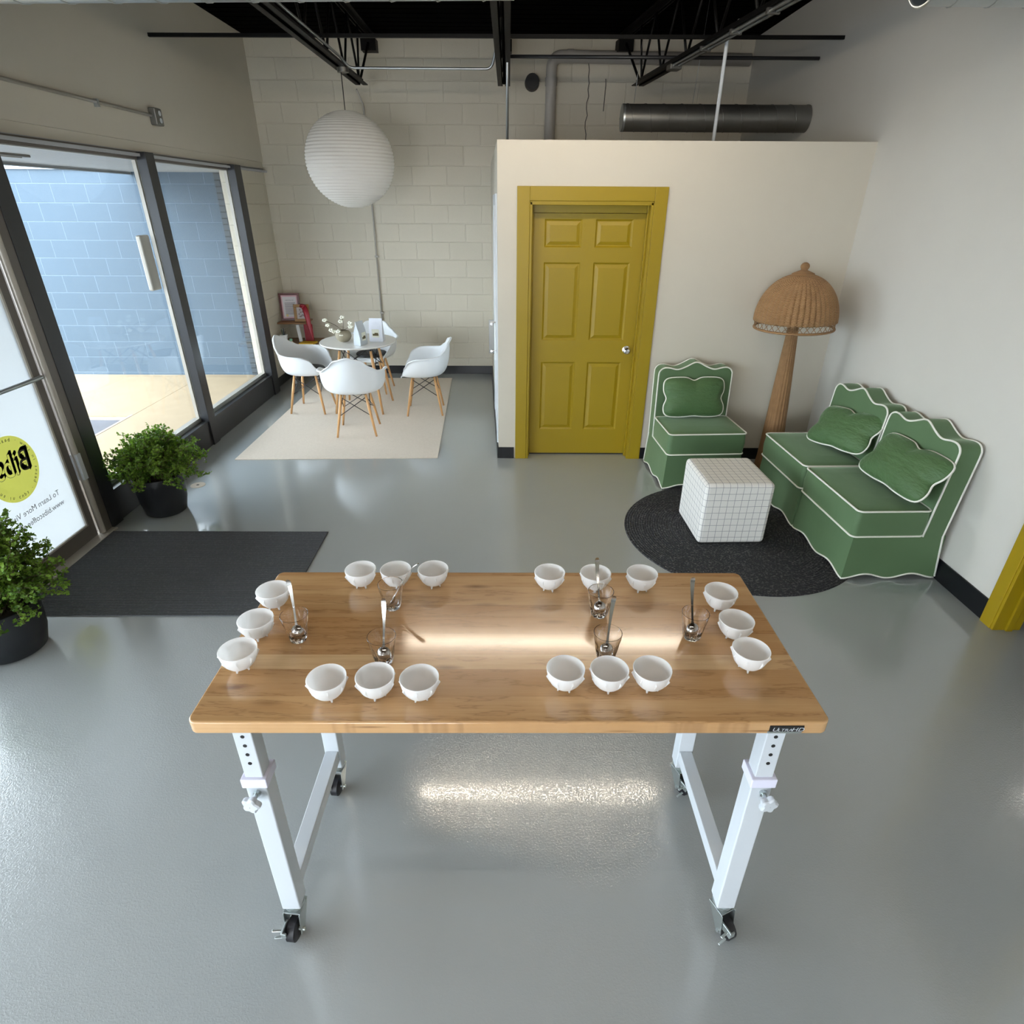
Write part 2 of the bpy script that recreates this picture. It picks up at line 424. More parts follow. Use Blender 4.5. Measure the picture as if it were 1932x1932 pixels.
def mat_tumbler():
    m = NT('tumbler_glass'); m.set(Base_Color=(1, .99, .985, 1), Roughness=0.0, IOR=1.46); m.b.inputs['Transmission Weight'].default_value = 1
    return m.m
M['tumbler'] = mat_tumbler()
def mat_bowl():
    m = NT('milky_bowl'); t = m.n.new('ShaderNodeBsdfTranslucent'); t.inputs[0].default_value = (.97, .97, .96, 1)
    mx = m.n.new('ShaderNodeMixShader'); mx.inputs[0].default_value = .48
    m.set(Base_Color=(.95, .95, .95, 1), Roughness=.28)
    m.L(m.b.outputs[0], mx.inputs[1]); m.L(t.outputs[0], mx.inputs[2]); m.L(mx.outputs[0], m.out.inputs[0]); return m.m
M['bowl'] = mat_bowl()
def mat_leaf(name, a, b):
    m = NT(name); t = m.n.new('ShaderNodeBsdfTranslucent')
    oi = m.noise(m.coord(), 14, 2)
    c = m.mix(m.ramp(oi, [(.35, (0,0,0,1)), (.65, (1,1,1,1))]), a, b)
    m.set(Base_Color=c, Roughness=.45); m.L(c, t.inputs[0])
    mx = m.n.new('ShaderNodeMixShader'); mx.inputs[0].default_value = .4
    m.L(m.b.outputs[0], mx.inputs[1]); m.L(t.outputs[0], mx.inputs[2]); m.L(mx.outputs[0], m.out.inputs[0]); return m.m
M['leaf'] = mat_leaf('shrub_leaf', (.060, .150, .012, 1), (.24, .40, .045, 1))
M['stem'] = plain('stem_brown', (.08, .06, .03, 1), .7)
def emit(name, col, st):
    m = NT(name); m.set(Base_Color=(.8,.8,.8,1)); m.b.inputs['Emission Color'].default_value = col; m.b.inputs['Emission Strength'].default_value = st; return m.m
M['led'] = emit('led_tube', (1, .86, .68, 1), 44)
M['led_fill'] = emit('led_tube_fill', (1, .90, .78, 1), 22)  # glow of the two added fill strips out of view
M['led2'] = emit('led_tube_side', (1, .93, .84, 1), 14)

# ------------------------------------------------------------------ the room
XL, XR, YB, YP, YF, ZC = -2.88, 2.66, 8.007, 5.002, -4.5, 3.65
fl = struct(MB().box(XL-.1, 6.2, YF, YB+.1, -.12, 0).build('floor', M['floor']))
# corrugated black deck
mb = MB(); y = YF
prof = []
while y < YB+.1:
    prof += [(y, ZC), (y+.11, ZC), (y+.125, ZC+.038), (y+.14, ZC+.038)]; y += .152
prof += [(YB+.1, ZC), (YB+.1, ZC+.12), (YF, ZC+.12)]
mb.prism(prof, 'x', XL-.1, 6.2)
struct(mb.build('ceiling', M['deck']))
wb = struct(MB().box(XL-.02, XR+.12, YB, YB+.2, 0, ZC).build('wall_back', M['cmu']))
# right wall with the yellow framed opening
OPA, OPB, OPZ = 1.67, 2.575, 2.10
mb = MB().box(XR, XR+.12, OPB, YB, 0, ZC).box(XR, XR+.12, YF, OPA, 0, ZC).box(XR, XR+.12, OPA, OPB, OPZ, ZC)
struct(mb.build('wall_right', M['paint_cool']))
# room beyond the opening
struct(MB().box(6.1, 6.2, YF, YB, 0, ZC).box(XR+.12, 6.1, YB-.05, YB, 0, ZC).box(XR+.12, 6.1, YF, YF+.1, 0, ZC).build('wall_side_room', M['paint']))
# wall behind the camera; its opening is made up to admit some front light
mb = MB().box(XL-.1, -2.5, YF, YF+.1, 0, ZC).box(-.7, XR, YF, YF+.1, 0, ZC).box(-2.5, -.7, YF, YF+.1, 0, .25).box(-2.5, -.7, YF, YF+.1, 2.2, ZC)
struct(mb.build('wall_front', M['paint']))
# left wall: drywall header above the windows, block pier, sill
struct(MB().box(XL-.15, XL+.012, YF, YB, 2.462, ZC).build('wall_left', M['paint']))
struct(MB().box(XL-.15, XL-.002, YF, YB, 2.39, 2.462).build('trim_1', M['paint']))
struct(MB().box(XL-.15, XL, 7.13, YB, 0, 2.39).build('wall_left_pier', M['cmu_side']))
struct(MB().box(XL-.15, XL, YF, -3.0, 0, 2.39).build('wall_left_rear', M['paint']))
# partition box
def partition():
    root = sgroup('wall_partition')
    t = .12; x0 = -.088
    DL, DR, DT = .158, 1.086, 2.045
    mb = MB().box(x0, DL, YP, YP+t, 0, 2.46).box(DR, XR, YP, YP+t, 0, 2.46).box(DL, DR, YP, YP+t, DT, 2.46)
    mb.build('front_panel', M['paint'], root)
    # the return, running slightly off square to the back wall
    MB().prism([(x0, YP+.0005), (x0+t, YP+t), (-.215+t, YB), (-.215, YB)], 'z', 0, 2.46).build('return_panel', M['paint'], root)
    MB().box(x0+.1, XR, YP+.06, YB, 2.36, 2.45).build('lid', M['paint'], root)
partition()
# baseboards
def base(name, pts, h=.105, t=.012, mat='black_base'):
    mb = MB()
    for (a, b) in pts:
        a = Vector((a[0], a[1], h/2)); b = Vector((b[0], b[1], h/2)); mb.beam(a, b, t, h)
    return struct(mb.build(name, M[mat], bevel=.003))
base('baseboard_back', [((XL, YB-.006), (-.215, YB-.006))])
base('baseboard_left', [((XL+.006, 7.14), (XL+.006, YB-.012))])
base('baseboard_partition', [((-.088, YP-.006), (.048, YP-.006)), ((1.186, YP-.006), (XR, YP-.006)), ((-.094, YP-.01), (-.221, YB-.01))])
base('baseboard_right', [((XR-.006, 2.647), (XR-.006, YP-.012))], h=.13)
base('baseboard_right_near', [((XR-.006, YF+.1), (XR-.006, OPA-.11))], h=.13)

# yellow six panel door
def door_main():
    root = sgroup('door_1')
    L, R, T = .158, 1.086, 2.045; yd = YP+.098
    mb = MB().box(.060, .156, YP-.018, YP, 0, 2.168).box(1.088, 1.186, YP-.018, YP, 0, 2.168).box(.156, 1.088, YP-.018, YP, 2.072, 2.168)
    mb.build('casing', M['yellow'], root, bevel=.003)
    mb = MB().box(L-.002, L+.018, YP-.012, YP+.14, 0, T+.02).box(R-.018, R+.002, YP-.012, YP+.14, 0, T+.02).box(L, R, YP-.012, YP+.14, T, T+.027)
    mb.box(L+.018, L+.03, YP+.055, YP+.09, 0, T).box(R-.03, R-.018, YP+.055, YP+.09, 0, T).box(L+.018, R-.018, YP+.092, YP+.13, 1.991, T)
    mb.build('jamb', M['yellow'], root, bevel=.002)
    # slab built from stiles, rails and raised panels
    a, b, z0, z1 = L+.02, R-.02, .012, 1.988
    W = b-a
    mb = MB()
    cols = [(a+.100, a+W/2-.052), (a+W/2+.052, b-.100)]
    rows = [(.241, .847), (1.031, 1.638), (1.748, 1.951-.003)]
    y0, y1 = yd, yd+.035
    xs = [a, cols[0][0], cols[0][1], cols[1][0], cols[1][1], b]; zs = [z0]+[q for r in rows for q in r]+[z1]
    for i in range(5):
        for j in range(7):
            hole = i in (1, 3) and j in (1, 3, 5)
            if not hole: mb.box(xs[i], xs[i+1], y0, y1, zs[j], zs[j+1])
            else:
                X0, X1, Z0, Z1 = xs[i], xs[i+1], zs[j], zs[j+1]
                def ring(d, y): return [(X0+d, y, Z0+d), (X1-d, y, Z0+d), (X1-d, y, Z1-d), (X0+d, y, Z1-d)]
                mb.grid([ring(0, y0), ring(.012, y0+.011), ring(.018, y0+.011), ring(.042, y0+.002)], True)
                mb.add(ring(.042, y0+.002), [(0, 1, 2, 3)])
    mb.build('slab', M['yellow'], root)
    mb = MB().lathe([(.032, 0), (.032, .006), (.013, .010), (.012, .035), (.020, .040), (.0285, .052), (.028, .066), (.018, .076), (.001, .078)], 24)
    mb.build('door_knob', M['chrome'], root, smooth='auto', loc=(b-.068, yd, .955), rot=(rad(90), 0, 0))
    MB().box(L+.02, R-.02, yd, yd+.03, 0, .012).build('threshold', M['black'], root)
door_main()
# white door set in the return, seen edge on
def door_return():
    root = sgroup('door_2')
    ang = math.atan2(-.127, 3.0)
    def P(y, off, z): # along the return, off = distance out from wall
        x = -.088+(y-YP)*(-.127/3.0); return Vector((x-off, y, z))
    mb = MB()
    for (ya, yb, z0, z1, t) in ((5.12, 5.2, 0, 2.12, .012), (6.1, 6.2, 0, 2.12, .012), (5.2, 6.1, 2.04, 2.12, .012)):
        p0 = P(ya, 0, z0); p1 = P(yb, 0, z0)
        mb.prism([(p0.x, p0.y), (p1.x, p1.y), (p1.x-t, p1.y), (p0.x-t, p0.y)], 'z', z0, z1)
    mb.build('casing', M['white_metal'], root)
    p0 = P(5.2, 0, 0); p1 = P(6.1, 0, 0)
    MB().prism([(p0.x, p0.y), (p1.x, p1.y), (p1.x-.008, p1.y), (p0.x-.008, p0.y)], 'z', .01, 2.04).build('slab', M['white_shell'], root)
    a = P(5.4, .012, 0)
    MB().box(a.x-.006, a.x, 5.24, 5.30, .83, 1.14).build('handle_plate', M['zinc'], root)
    mb = MB(); 
    mb.box(a.x-.058, a.x-.012, 5.36, 5.366, .86, 1.15)
    mb.build('push_plate', M['galv_dk'], root, bevel=.002)
    mb = MB().cyl((a.x-.035, 5.365, 1.12), (a.x-.035, 5.335, 1.12), .012).cyl((a.x-.035, 5.365, .885), (a.x-.035, 5.335, .885), .012).cyl((a.x+.004, 5.36, 1.13), (a.x-.04, 5.36, 1.13), .005).cyl((a.x+.004, 5.36, .885), (a.x-.04, 5.36, .885), .005)
    mb.build('bolt', M['chrome'], root, smooth='auto')
door_return()
# yellow casing of the opening on the right wall
def door_right():
    root = sgroup('door_3')
    mb = MB().box(XR-.022, XR, OPB-.005, OPB+.072, 0, OPZ+.095).box(XR-.022, XR, OPA-.095, OPA+.005, 0, OPZ+.095).box(XR-.022, XR, OPA+.005, OPB-.005, OPZ, OPZ+.095)
    mb.build('casing', M['yellow'], root, bevel=.003)
    mb = MB().box(XR-.016, XR+.136, OPB-.02, OPB+.002, 0, OPZ).box(XR-.016, XR+.136, OPA-.002, OPA+.02, 0, OPZ).box(XR-.016, XR+.136, OPA, OPB, OPZ-.02, OPZ)
    mb.box(XR+.05, XR+.085, OPB-.033, OPB-.02, 0, OPZ-.02).box(XR+.05, XR+.085, OPA+.02, OPA+.033, 0, OPZ-.02)
    mb.build('jamb', M['yellow'], root, bevel=.002)
door_right()

# ------------------------------------------------------------------ storefront windows on the left
def window(n, y0, y1, postL, postR):
    root = sgroup('window_%d' % n)
    z0, z1 = .232, 2.385
    MB().box(-2.873, -2.867, y0-.005, y1+.005, z0, z1-.03).build('glass', M['pane'], root)
    MB().box(-2.915, -2.862, y0, y1, z1-.045, z1+.006).build('head', M['bronze_lt'], root, bevel=.002)
    MB().box(-2.874, -2.81, y0, y1, 0, z0).build('sill', M['bronze'], root, bevel=.003)
    MB().box(-2.93, -2.874, y0, y1, -.03, z0+.035).box(-2.93, -2.874, y0, y1, z1-.05, z1+.006).build('outer_sill', M['alum'], root)
    return root
def mullion(name, y0, y1, z0=0, z1=2.39):
    o = sgroup(name)
    MB().box(-2.87, -2.795, y0, y1, z0, z1).build('inner_post', M['bronze'], o, bevel=.002)
    mb = MB().box(-2.915, -2.87, y0+.004, y1-.004, z0, z1)
    mb.box(-2.884, -2.876, y0-.012, y0+.004, z0+.2, z1).build('outer_post', M['alum'], o, bevel=.002)
    return o
window(1, 3.80, 5.306, 0, 0); window(2, 5.432, 6.965, 0, 0)
window(3, -3.0, 2.50, 0, 0)
mullion('trim_2', 3.672, 3.80); mullion('trim_3', 5.306, 5.432); mullion('trim_4', 6.965, 7.13)
mullion('trim_5', 2.50, 2.60); mullion('trim_6', -.2, -.1); mullion('trim_7', -3.05, -2.95)

def text_mesh(body, size, name='text', extr=0.0, align='LEFT', shear=0, off=0):
    cu = bpy.data.curves.new(name, 'FONT'); cu.body = body; cu.size = size; cu.align_x = align; cu.extrude = extr; cu.shear = shear; cu.offset = off
    cu.resolution_u = 4
    o = bpy.data.objects.new(name, cu); C.objects.link(o)
    bpy.context.view_layer.update()
    dg = bpy.context.evaluated_depsgraph_get()
    me = bpy.data.meshes.new_from_object(o.evaluated_get(dg)); bpy.data.objects.remove(o); bpy.data.curves.remove(cu)
    return me
def text_obj(me_list, name, mat, parent, mw):
    """me_list: (mesh, matrix) pairs joined into one mesh"""
    mb = MB()
    for me, m in me_list:
        mb.add([m @ v.co for v in me.vertices], [tuple(p.vertices) for p in me.polygons]); bpy.data.meshes.remove(me)
    o = mb.build(name, mat, parent, recalc=False); o.matrix_local = mw
    return o

def entry_door():
    root = sgroup('door_4')
    xa, xb = -2.872, -2.828
    y0, y1 = 2.60, 3.672
    # jamb, with the round hinge guard
    MB().box(-2.90, -2.80, 3.605, 3.672, 0, 2.39).box(-2.90, -2.80, 2.60, 2.65, 0, 2.39).box(-2.90, -2.80, 2.65, 3.605, 2.26, 2.39).build('jamb', M['bronze_lt'], root, bevel=.002)
    MB().tube([(-2.812, 3.585, .02), (-2.812, 3.585, 2.25)], .022, 16).build('hinge_guard', M['alum'], root, smooth='auto')
    MB().box(-2.835, -2.788, 3.565, 3.604, .42, .60).build('hinge', M['white_metal'], root, bevel=.003)
    a, b = 2.66, 3.56
    mb = MB().box(xa, xb, a, a+.055, .015, 2.25).box(xa, xb, b-.06, b, .015, 2.25).box(xa, xb, a+.055, b-.06, .015, .115).box(xa, xb, a+.055, b-.06, 2.17, 2.25)
    mb.build('door_frame', M['bronze_lt'], root, bevel=.002)
    MB().box(xb-.008, xb+.004, b-.074, b-.06, .115, 2.17).box(xb-.008, xb+.004, a+.055, b-.06, .115, .127).build('glazing_bead', M['alum'], root, bevel=.001)
    MB().box(-2.852, -2.846, a+.055, b-.06, .115, 2.17).build('frosted_glass', M['frost'], root)
    MB().tube([(-2.80, a+.03, 1.115), (-2.80, b-.03, 1.115)], .0125, 12).build('push_bar', M['galv'], root, smooth='auto')
    MB().box(-2.98, -2.76, 2.60, 3.672, 0, .012).build('threshold', M['alum'], root, bevel=.002)
    # decal on the inside face
    R = Matrix(((0, 0, -1), (-1, 0, 0), (0, 1, 0))).to_4x4()
    def at(y, z, d=0.0): 
        m = R.copy(); m.translation = Vector((-2.8445+d, y, z)); return m
    cy, cz, rr = 3.135, .685, .192
    mb = MB(); mb.add([(rr*cos(2*PI*k/64), rr*sin(2*PI*k/64), 0) for k in range(64)], [tuple(range(64))])
    o = mb.build('round_decal', M['decal_yellow'], root, recalc=False); o.matrix_local = at(cy, cz)
    ring = 'beans in bags \u00b7 beans in cups \u00b7 beans in snow \u00b7 '
    lst = []; n = len(ring)
    for i, ch in enumerate(ring):
        if ch == ' ': continue
        a_ = PI/2-2*PI*i/n+.3; me = text_mesh(ch, .030, align='CENTER')
        m = Matrix.Translation((.160*cos(a_), .160*sin(a_), 0)) @ Matrix.Rotation(a_-PI/2, 4, 'Z')
        lst.append((me, m))
    text_obj(lst, 'ring_lettering', M['decal_dark'], root, at(cy, cz, .0012))
    # chunky letters: dark drop block behind, yellow face in front
    tilt = Matrix.Rotation(rad(6), 4, 'Z')
    sx = Matrix.Diagonal((1.0, 1.25, 1, 1))
    def cut(shift, off):
        a_ = bpy.data.objects.new('a', text_mesh('Bibs', .150, align='CENTER', off=off, extr=.01)); b_ = bpy.data.objects.new('b', text_mesh('Bibs', .150, align='CENTER', off=.0005, extr=.03))
        C.objects.link(a_); C.objects.link(b_); a_.location = (shift[0], shift[1], .0003)
        md = a_.modifiers.new('cut', 'BOOLEAN'); md.operation = 'DIFFERENCE'; md.object = b_; md.solver = 'EXACT'
        bpy.context.view_layer.update(); dg = bpy.context.evaluated_depsgraph_get()
        me = bpy.data.meshes.new_from_object(a_.evaluated_get(dg))
        bpy.data.objects.remove(a_); bpy.data.objects.remove(b_)
        return (me, Matrix.Translation((shift[0]*.0+.0, -.040, 0)) @ tilt @ sx @ Matrix.Diagonal((1, 1, .02, 1)) @ Matrix.Translation((shift[0], shift[1], 0)))
    lay = [cut((-.0032*k, .0026*k), .0022 if k == 0 else .0012) for k in range(7)]
    text_obj(lay, 'logo_lettering', M['decal_dark'], root, at(cy, cz, .0012))
    text_obj([(text_mesh('To Learn More Visit:', .050), Matrix())], 'visit_lettering', M['decal_grey'], root, at(3.39, .405, .001))
    text_obj([(text_mesh('www.bibscoffee.com', .050), Matrix())], 'web_lettering', M['decal_grey'], root, at(3.40, .335, .001))
    text_obj([(text_mesh('o', .05), Matrix())], 'hours_lettering', M['decal_grey'], root, at(3.36, 1.38, .001))
entry_door()

# ------------------------------------------------------------------ outside
struct(MB().box(-4.12, XL-.02, -8, YB+.2, -.15, -.03).build('sidewalk', M['concrete']))
struct(MB().box(-14, -4.135, 6.25, YB+.3, -.15, -.035).build('sidewalk_apron', M['concrete']))
struct(MB().box(-30, -4.13, -20, 6.25, -.2, -.05).build('parking_lot', M['asphalt']))
struct(MB().box(-4.16, -4.13, -8, 6.28, -.2, -.03).box(-14, -4.135, 6.16, 6.25, -.2, -.045).build('curb', M['tan']))
tc_ = struct(MB().box(-9.5, XL-.15, YB, YB+.2, -.12, 2.38).build('outdoor_wall', M['cmu_blue']))
MB().box(-9.5, -4.4, YB-.02, YB+.22, 2.38, 2.42).build('wall_cap', M['white_metal'], tc_)
MB().box(-3.47, -3.33, YB-.02, YB, -.03, 2.40).build('brick_strip', M['small_brick'], tc_)
# slatted canopy soffit
def canopy():
    root = thing('canopy', 'slatted pale grey soffit hanging over the pavement outside the windows', 'canopy', (-3.65, 2.5, 2.358))
    mb = MB()
    x = -.78
    while x < .74:
        mb.box(x, x+.096, -9, 5.495, 0, .02); x += .1
    mb.box(-.78, .77, -9, 5.5, .021, .04)
    mb.build('soffit_board', plain('soffit', (.42, .44, .46, 1), .5), root)
    MB().box(-.80, -.78, -9, 5.5, -.03, .25).build('fascia', plain('fascia', (.30, .34, .38, 1), .5), root)
    MB().tube([(-.74, -9, -.02), (-.74, 5.4, -.02)], .008, 8).build('conduit', M['bronze_lt'], root, smooth=True)
canopy()
lt = thing('soffit_light', 'square recessed light fitting in the canopy soffit outside', 'light fixture', (-3.75, 5.05, 2.34))
MB().box(-.15, .15, -.15, .15, 0, .018).build('frame', M['bronze_lt'], lt, bevel=.004)
MB().box(-.11, .11, -.11, .11, -.006, 0).build('lens', M['alum'], lt)
bt = tag(MB().box(-9, 0, 0, 4, 0, 3.6).build('distant_building', plain('distant_wall', (.45, .45, .50, 1), .8)), 'pale flat building beyond the blue block wall, only a sliver visible', 'building'); bt.location = (-6.9, 12.5, -.1)
wp = tag(MB().box(-.02, .02, -.07, .07, -.21, .21).build('outdoor_plate', M['alum'], bevel=.012), 'pale upright plate fixed outside beside the middle window post', 'plate'); wp.location = (-2.975, 5.30, 1.60)

# ------------------------------------------------------------------ joists, pipes, ducts overhead
JZ = 3.11
def joist(x, label, tilt=0):
    o = thing('roof_joist', label, 'roof joist', (x, 0, 0), tilt, group='black steel roof joists')
    mb = MB()
    for s in (-1, 1):
        mb.box(s*.012, s*.062, YF+.1, 7.34, JZ, JZ+.008); mb.box(s*.012, s*.020, YF+.1, 7.34, JZ, JZ+.05)
    mb.build('bottom_chord', M['black_steel'], o)
    mb = MB()
    for s in (-1, 1):
        mb.box(s*.012, s*.062, YF+.1, 8.0, ZC-.012, ZC-.004); mb.box(s*.012, s*.020, YF+.1, 8.0, ZC-.055, ZC-.004)
    mb.build('top_chord', M['black_steel'], o)
    mb = MB(); y = 7.25; up = True; 
    while y > YF+.7:
        mb.cyl((0, y, JZ+.01), (0, y-.30, ZC-.03), .011, n=8); mb.cyl((0, y-.30, ZC-.03), (0, y-.60, JZ+.01), .011, n=8); y -= .60
    mb.cyl((0, 7.25, JZ+.01), (0, 7.95, ZC-.04), .013, n=8)
    mb.cyl((0, 7.22, JZ+.01), (0, 7.38, ZC-.03), .010, n=8)
    mb.build('web', M['black_steel'], o, smooth=True)
    MB().box(-.08, .08, 7.86, 8.0, ZC-.16, ZC-.055).build('bearing_seat', M['black_steel'], o)
joist(-1.50, 'black open-web roof joist running above the paper lantern')
joist(-.055, 'black open-web roof joist ending over the left corner of the partition')
J3X, J3A = 2.166, math.atan(.1195)
joist(J3X, 'black open-web roof joist above the spiral duct, nearest the right wall', J3A)
tag(MB().beam((XL, 5.93, 3.225), (XR, 5.90, 3.235), .025, .025).build('bridging_bar', M['black_steel']), 'long black bridging bar crossing the room under the ceiling', 'steel bar')
tag(MB().tube([(-.05, 6.30, 3.17), (XR, 6.29, 3.17)], .014, 8).build('sprinkler_line', M['bronze'], smooth=True), 'thin dark pipe running across to the right wall above the spiral duct', 'pipe')
def bend(pts, r, n=6):
    """round the corners of a polyline"""
    pts = [Vector(p) for p in pts]; out = [pts[0]]
    for i in range(1, len(pts)-1):
        a, b, c = pts[i-1], pts[i], pts[i+1]; d0 = (a-b).normalized(); d1 = (c-b).normalized()
        p0 = b+d0*r; p1 = b+d1*r
        for k in range(n+1):
            t = k/n; out.append((1-t)**2*p0+2*t*(1-t)*b+t*t*p1)
    out.append(pts[-1]); return out
cd = thing('ceiling_conduit', 'silver conduit along the left joist and across to the middle joist', 'conduit', (0, 0, 0))
MB().tube(bend([(-1.47, -2, 3.175), (-1.47, 6.40, 3.175), (-1.42, 6.47, 3.11), (-.16, 6.47, 3.11), (-.10, 6.40, 3.30), (-.10, 5.9, 3.45)], .05), .011, 10).build('tube', M['galv'], cd, smooth=True)
MB().lathe([(.001, 0), (.05, 0), (.05, .035), (.001, .035)], 20, (-1.475, 6.46, 3.075)).build('junction_box', M['galv_dk'], cd, smooth='auto')
cd = thing('vertical_conduit', 'silver conduit dropping from the middle joist behind the partition corner', 'conduit', (0, 0, 0))
MB().tube(bend([(-.02, 5.2, 3.36), (-.018, 6.2, 3.36), (-.018, 6.2, 2.45)], .06), .0125, 10).build('tube', M['galv'], cd, smooth=True)
cd = thing('vertical_conduit', 'silver conduit dropping from the right joist to the partition top', 'conduit', (0, 0, 0))
MB().tube(bend([(1.56, 5.1, 3.16), (1.60, 5.45, 3.16), (1.60, 5.45, 2.45)], .05), .0135, 10).build('tube', M['white_metal'], cd, smooth=True)
cd = thing('ceiling_conduit', 'twin silver conduits clipped along the right joist', 'conduit', (J3X, 0, 0), J3A)
for x_ in (-.045, .0): MB().tube([(x_, -2, 3.095), (x_, 6.22, 3.095)], .011, 8).build('tube', M['galv'], cd, smooth=True)
MB().box(-.075, .03, 6.20, 6.31, 3.065, 3.108).build('junction_box', M['galv_dk'], cd, bevel=.01)
for y in (4.6, 5.1, 5.6): MB().box(-.065, .02, y, y+.02, 3.080, 3.110).build('clip', M['galv_dk'], cd)
cd = thing('conduit_drop', 'thin grey conduit running down the block wall behind the round table', 'conduit', (-1.63, YB-.02, 0))
MB().tube(bend([(.0, -.30, 3.12), (-.005, 0, 3.02), (-.02, 0, .35)], .04), .010, 8).build('tube', M['pipe'], cd, smooth=True)
for z in (2.2, 1.45, .78): MB().box(-.035, .012, -.014, .02, z, z+.02).build('clip', M['pipe'], cd)
# grey drain pipe at the back
cd = thing('drain_pipe', 'fat grey drain pipe with an elbow on the back wall above the partition', 'pipe', (0, 0, 0))
MB().tube(bend([(.455, YB-.10, 2.455), (.455, YB-.10, 3.46), (2.60, YB-.10, 3.44)], .12, 8), .058, 18).build('pipe', M['pipe'], cd, smooth=True)
for p, q in (((.455, 3.20), (.455, 3.27)), ((.62, 3.46), (.69, 3.46)), ((.455, 2.66), (.455, 2.70)), ((1.6, 3.45), (1.66, 3.45))):
    MB().cyl((p[0], YB-.10, p[1]), (q[0], YB-.10, q[1]), .064).build('coupling', M['pipe'], cd, smooth='auto')
o = thing('wall_vent', 'round black vent stub on the block wall above the partition', 'vent', (.25, YB, 3.235))
MB().cyl((0, .02, 0), (0, -.12, -.0), .082, .075, 24).build('stub', M['black'], o, smooth='auto')
# crack lines in the block
for (x, z0, z1, seed) in ((.875, 2.46, 3.45, 3), (1.06, 2.98, 3.30, 5)):
    rnd = random.Random(seed); pts = []; z = z0; xx = x
    while z < z1:
        pts.append((xx, YB-.001, z)); z += .06; xx = x+rnd.uniform(-.012, .012)
    MB().tube(pts, .0045, 5).build('crack', M['black'], wb)

def spiral_duct(name, label, x0, x1, y, z, r, pitch=.13, mat='galv', dz=0):
    o = thing(name, label, 'duct', (x0, y, z))
    L = x1-x0
    prof = []; x = 0
    rows = []; n = 40; N = int(L/.02)
    for i in range(N+1):
        xx = L*i/N; rows.append([(xx, r*cos(2*PI*k/n), r*sin(2*PI*k/n)+dz*xx/L) for k in range(n)])
    MB().grid(rows, True).build('duct_body', M[mat], o, smooth=True)
    pts = []; turns = L/pitch
    K = int(turns*24)
    for i in range(K+1):
        t = i/K; a = 2*PI*turns*t; pts.append((L*t, (r+.001)*cos(a), (r+.001)*sin(a)+dz*t))
    MB().tube(pts, .0035, 5).build('spiral_seam', M[mat], o, smooth=True)
    return o
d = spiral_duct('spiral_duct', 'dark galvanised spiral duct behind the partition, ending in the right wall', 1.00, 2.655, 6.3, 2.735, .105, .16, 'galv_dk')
MB().lathe([(.001, 0), (.103, 0), (.107, .006), (.107, .02)], 40).build('end_cap', M['galv'], d, smooth='auto', rot=(0, rad(90), 0))
MB().tube([(.10, 0, .10), (.13, 0, .55)], .002, 5).build('hanger_wire', M['galv'], d, smooth=True)
MB().tube([(.62, 0, .10), (.66, 0, .85)], .002, 5).build('hanger_wire', M['galv'], d, smooth=True)
spiral_duct('overhead_duct', 'bright spiral duct crossing the very top edge of the view on the left', XL+.01, .02, 3.3, 2.944, .14, .20, 'galv', dz=.033)
d = spiral_duct('overhead_duct', 'bright spiral duct entering at the top right corner', 1.80, XR, 3.3, 2.982, .155, .17, 'galv')
MB().tube([(0, .157*cos(2*PI*k/40), .157*sin(2*PI*k/40)) for k in range(40)], .008, 6, closed=True).build('end_rim', M['galv'], d, smooth=True)

# strip lamps above the frame; those over and behind the camera are added fill
def strip(x0, x1, y, z, label, mat):
    o = thing('strip_lamp', label, 'lamp', ((x0+x1)/2, y, z)); h = (x1-x0)/2
    MB().box(-h, h, -.05, .05, .02, .07).build('housing', M['white_metal'], o, bevel=.005)
    MB().box(-h+.02, h-.02, -.018, .018, -.015, .02).build('diffuser', M[mat], o, bevel=.01)
strip(-.86, 1.48, 3.85, 3.03, 'long warm strip lamp hanging in front of the duct, seen only as a reflection', 'led')
strip(-1.2, 1.2, .55, 3.05, 'added fill strip lamp above the camera, out of view', 'led_fill')
strip(-1.2, 1.2, -2.2, 3.05, 'added fill strip lamp in the rear of the room, out of view', 'led_fill')
strip(4.85, 6.05, 3.75, 3.0, 'strip lamp in the side room, seen only as a glint on the floor', 'led2')

# electrical box and conduit on the left header wall
o = thing('outlet_box', 'grey electrical box at the end of a conduit on the left header wall', 'electrical box', (XL+.012, 5.70, 2.655))
MB().box(0, .055, -.055, .055, -.06, .06).build('box', M['galv_dk'], o, bevel=.008)
MB().lathe([(.001, 0), (.018, 0), (.018, .004), (.001, .005)], 16).build('outlet', M['white_metal'], o, loc=(.054, .01, .025), rot=(0, rad(90), 0))
MB().lathe([(.001, 0), (.018, 0), (.018, .004), (.001, .005)], 16).build('outlet', M['white_metal'], o, loc=(.054, .01, -.025), rot=(0, rad(90), 0))
o = thing('wall_conduit', 'pale conduit running along the left header wall to the electrical box', 'conduit', (XL+.03, 0, 2.66))
MB().tube([(0, -3, .01), (0, 5.65, 0)], .011, 10).build('tube', M['alum'], o, smooth=True)
for y in (2.2, 3.5, 4.93): MB().box(-.016, .014, y, y+.02, -.03, .018).build('clip', M['galv'], o)

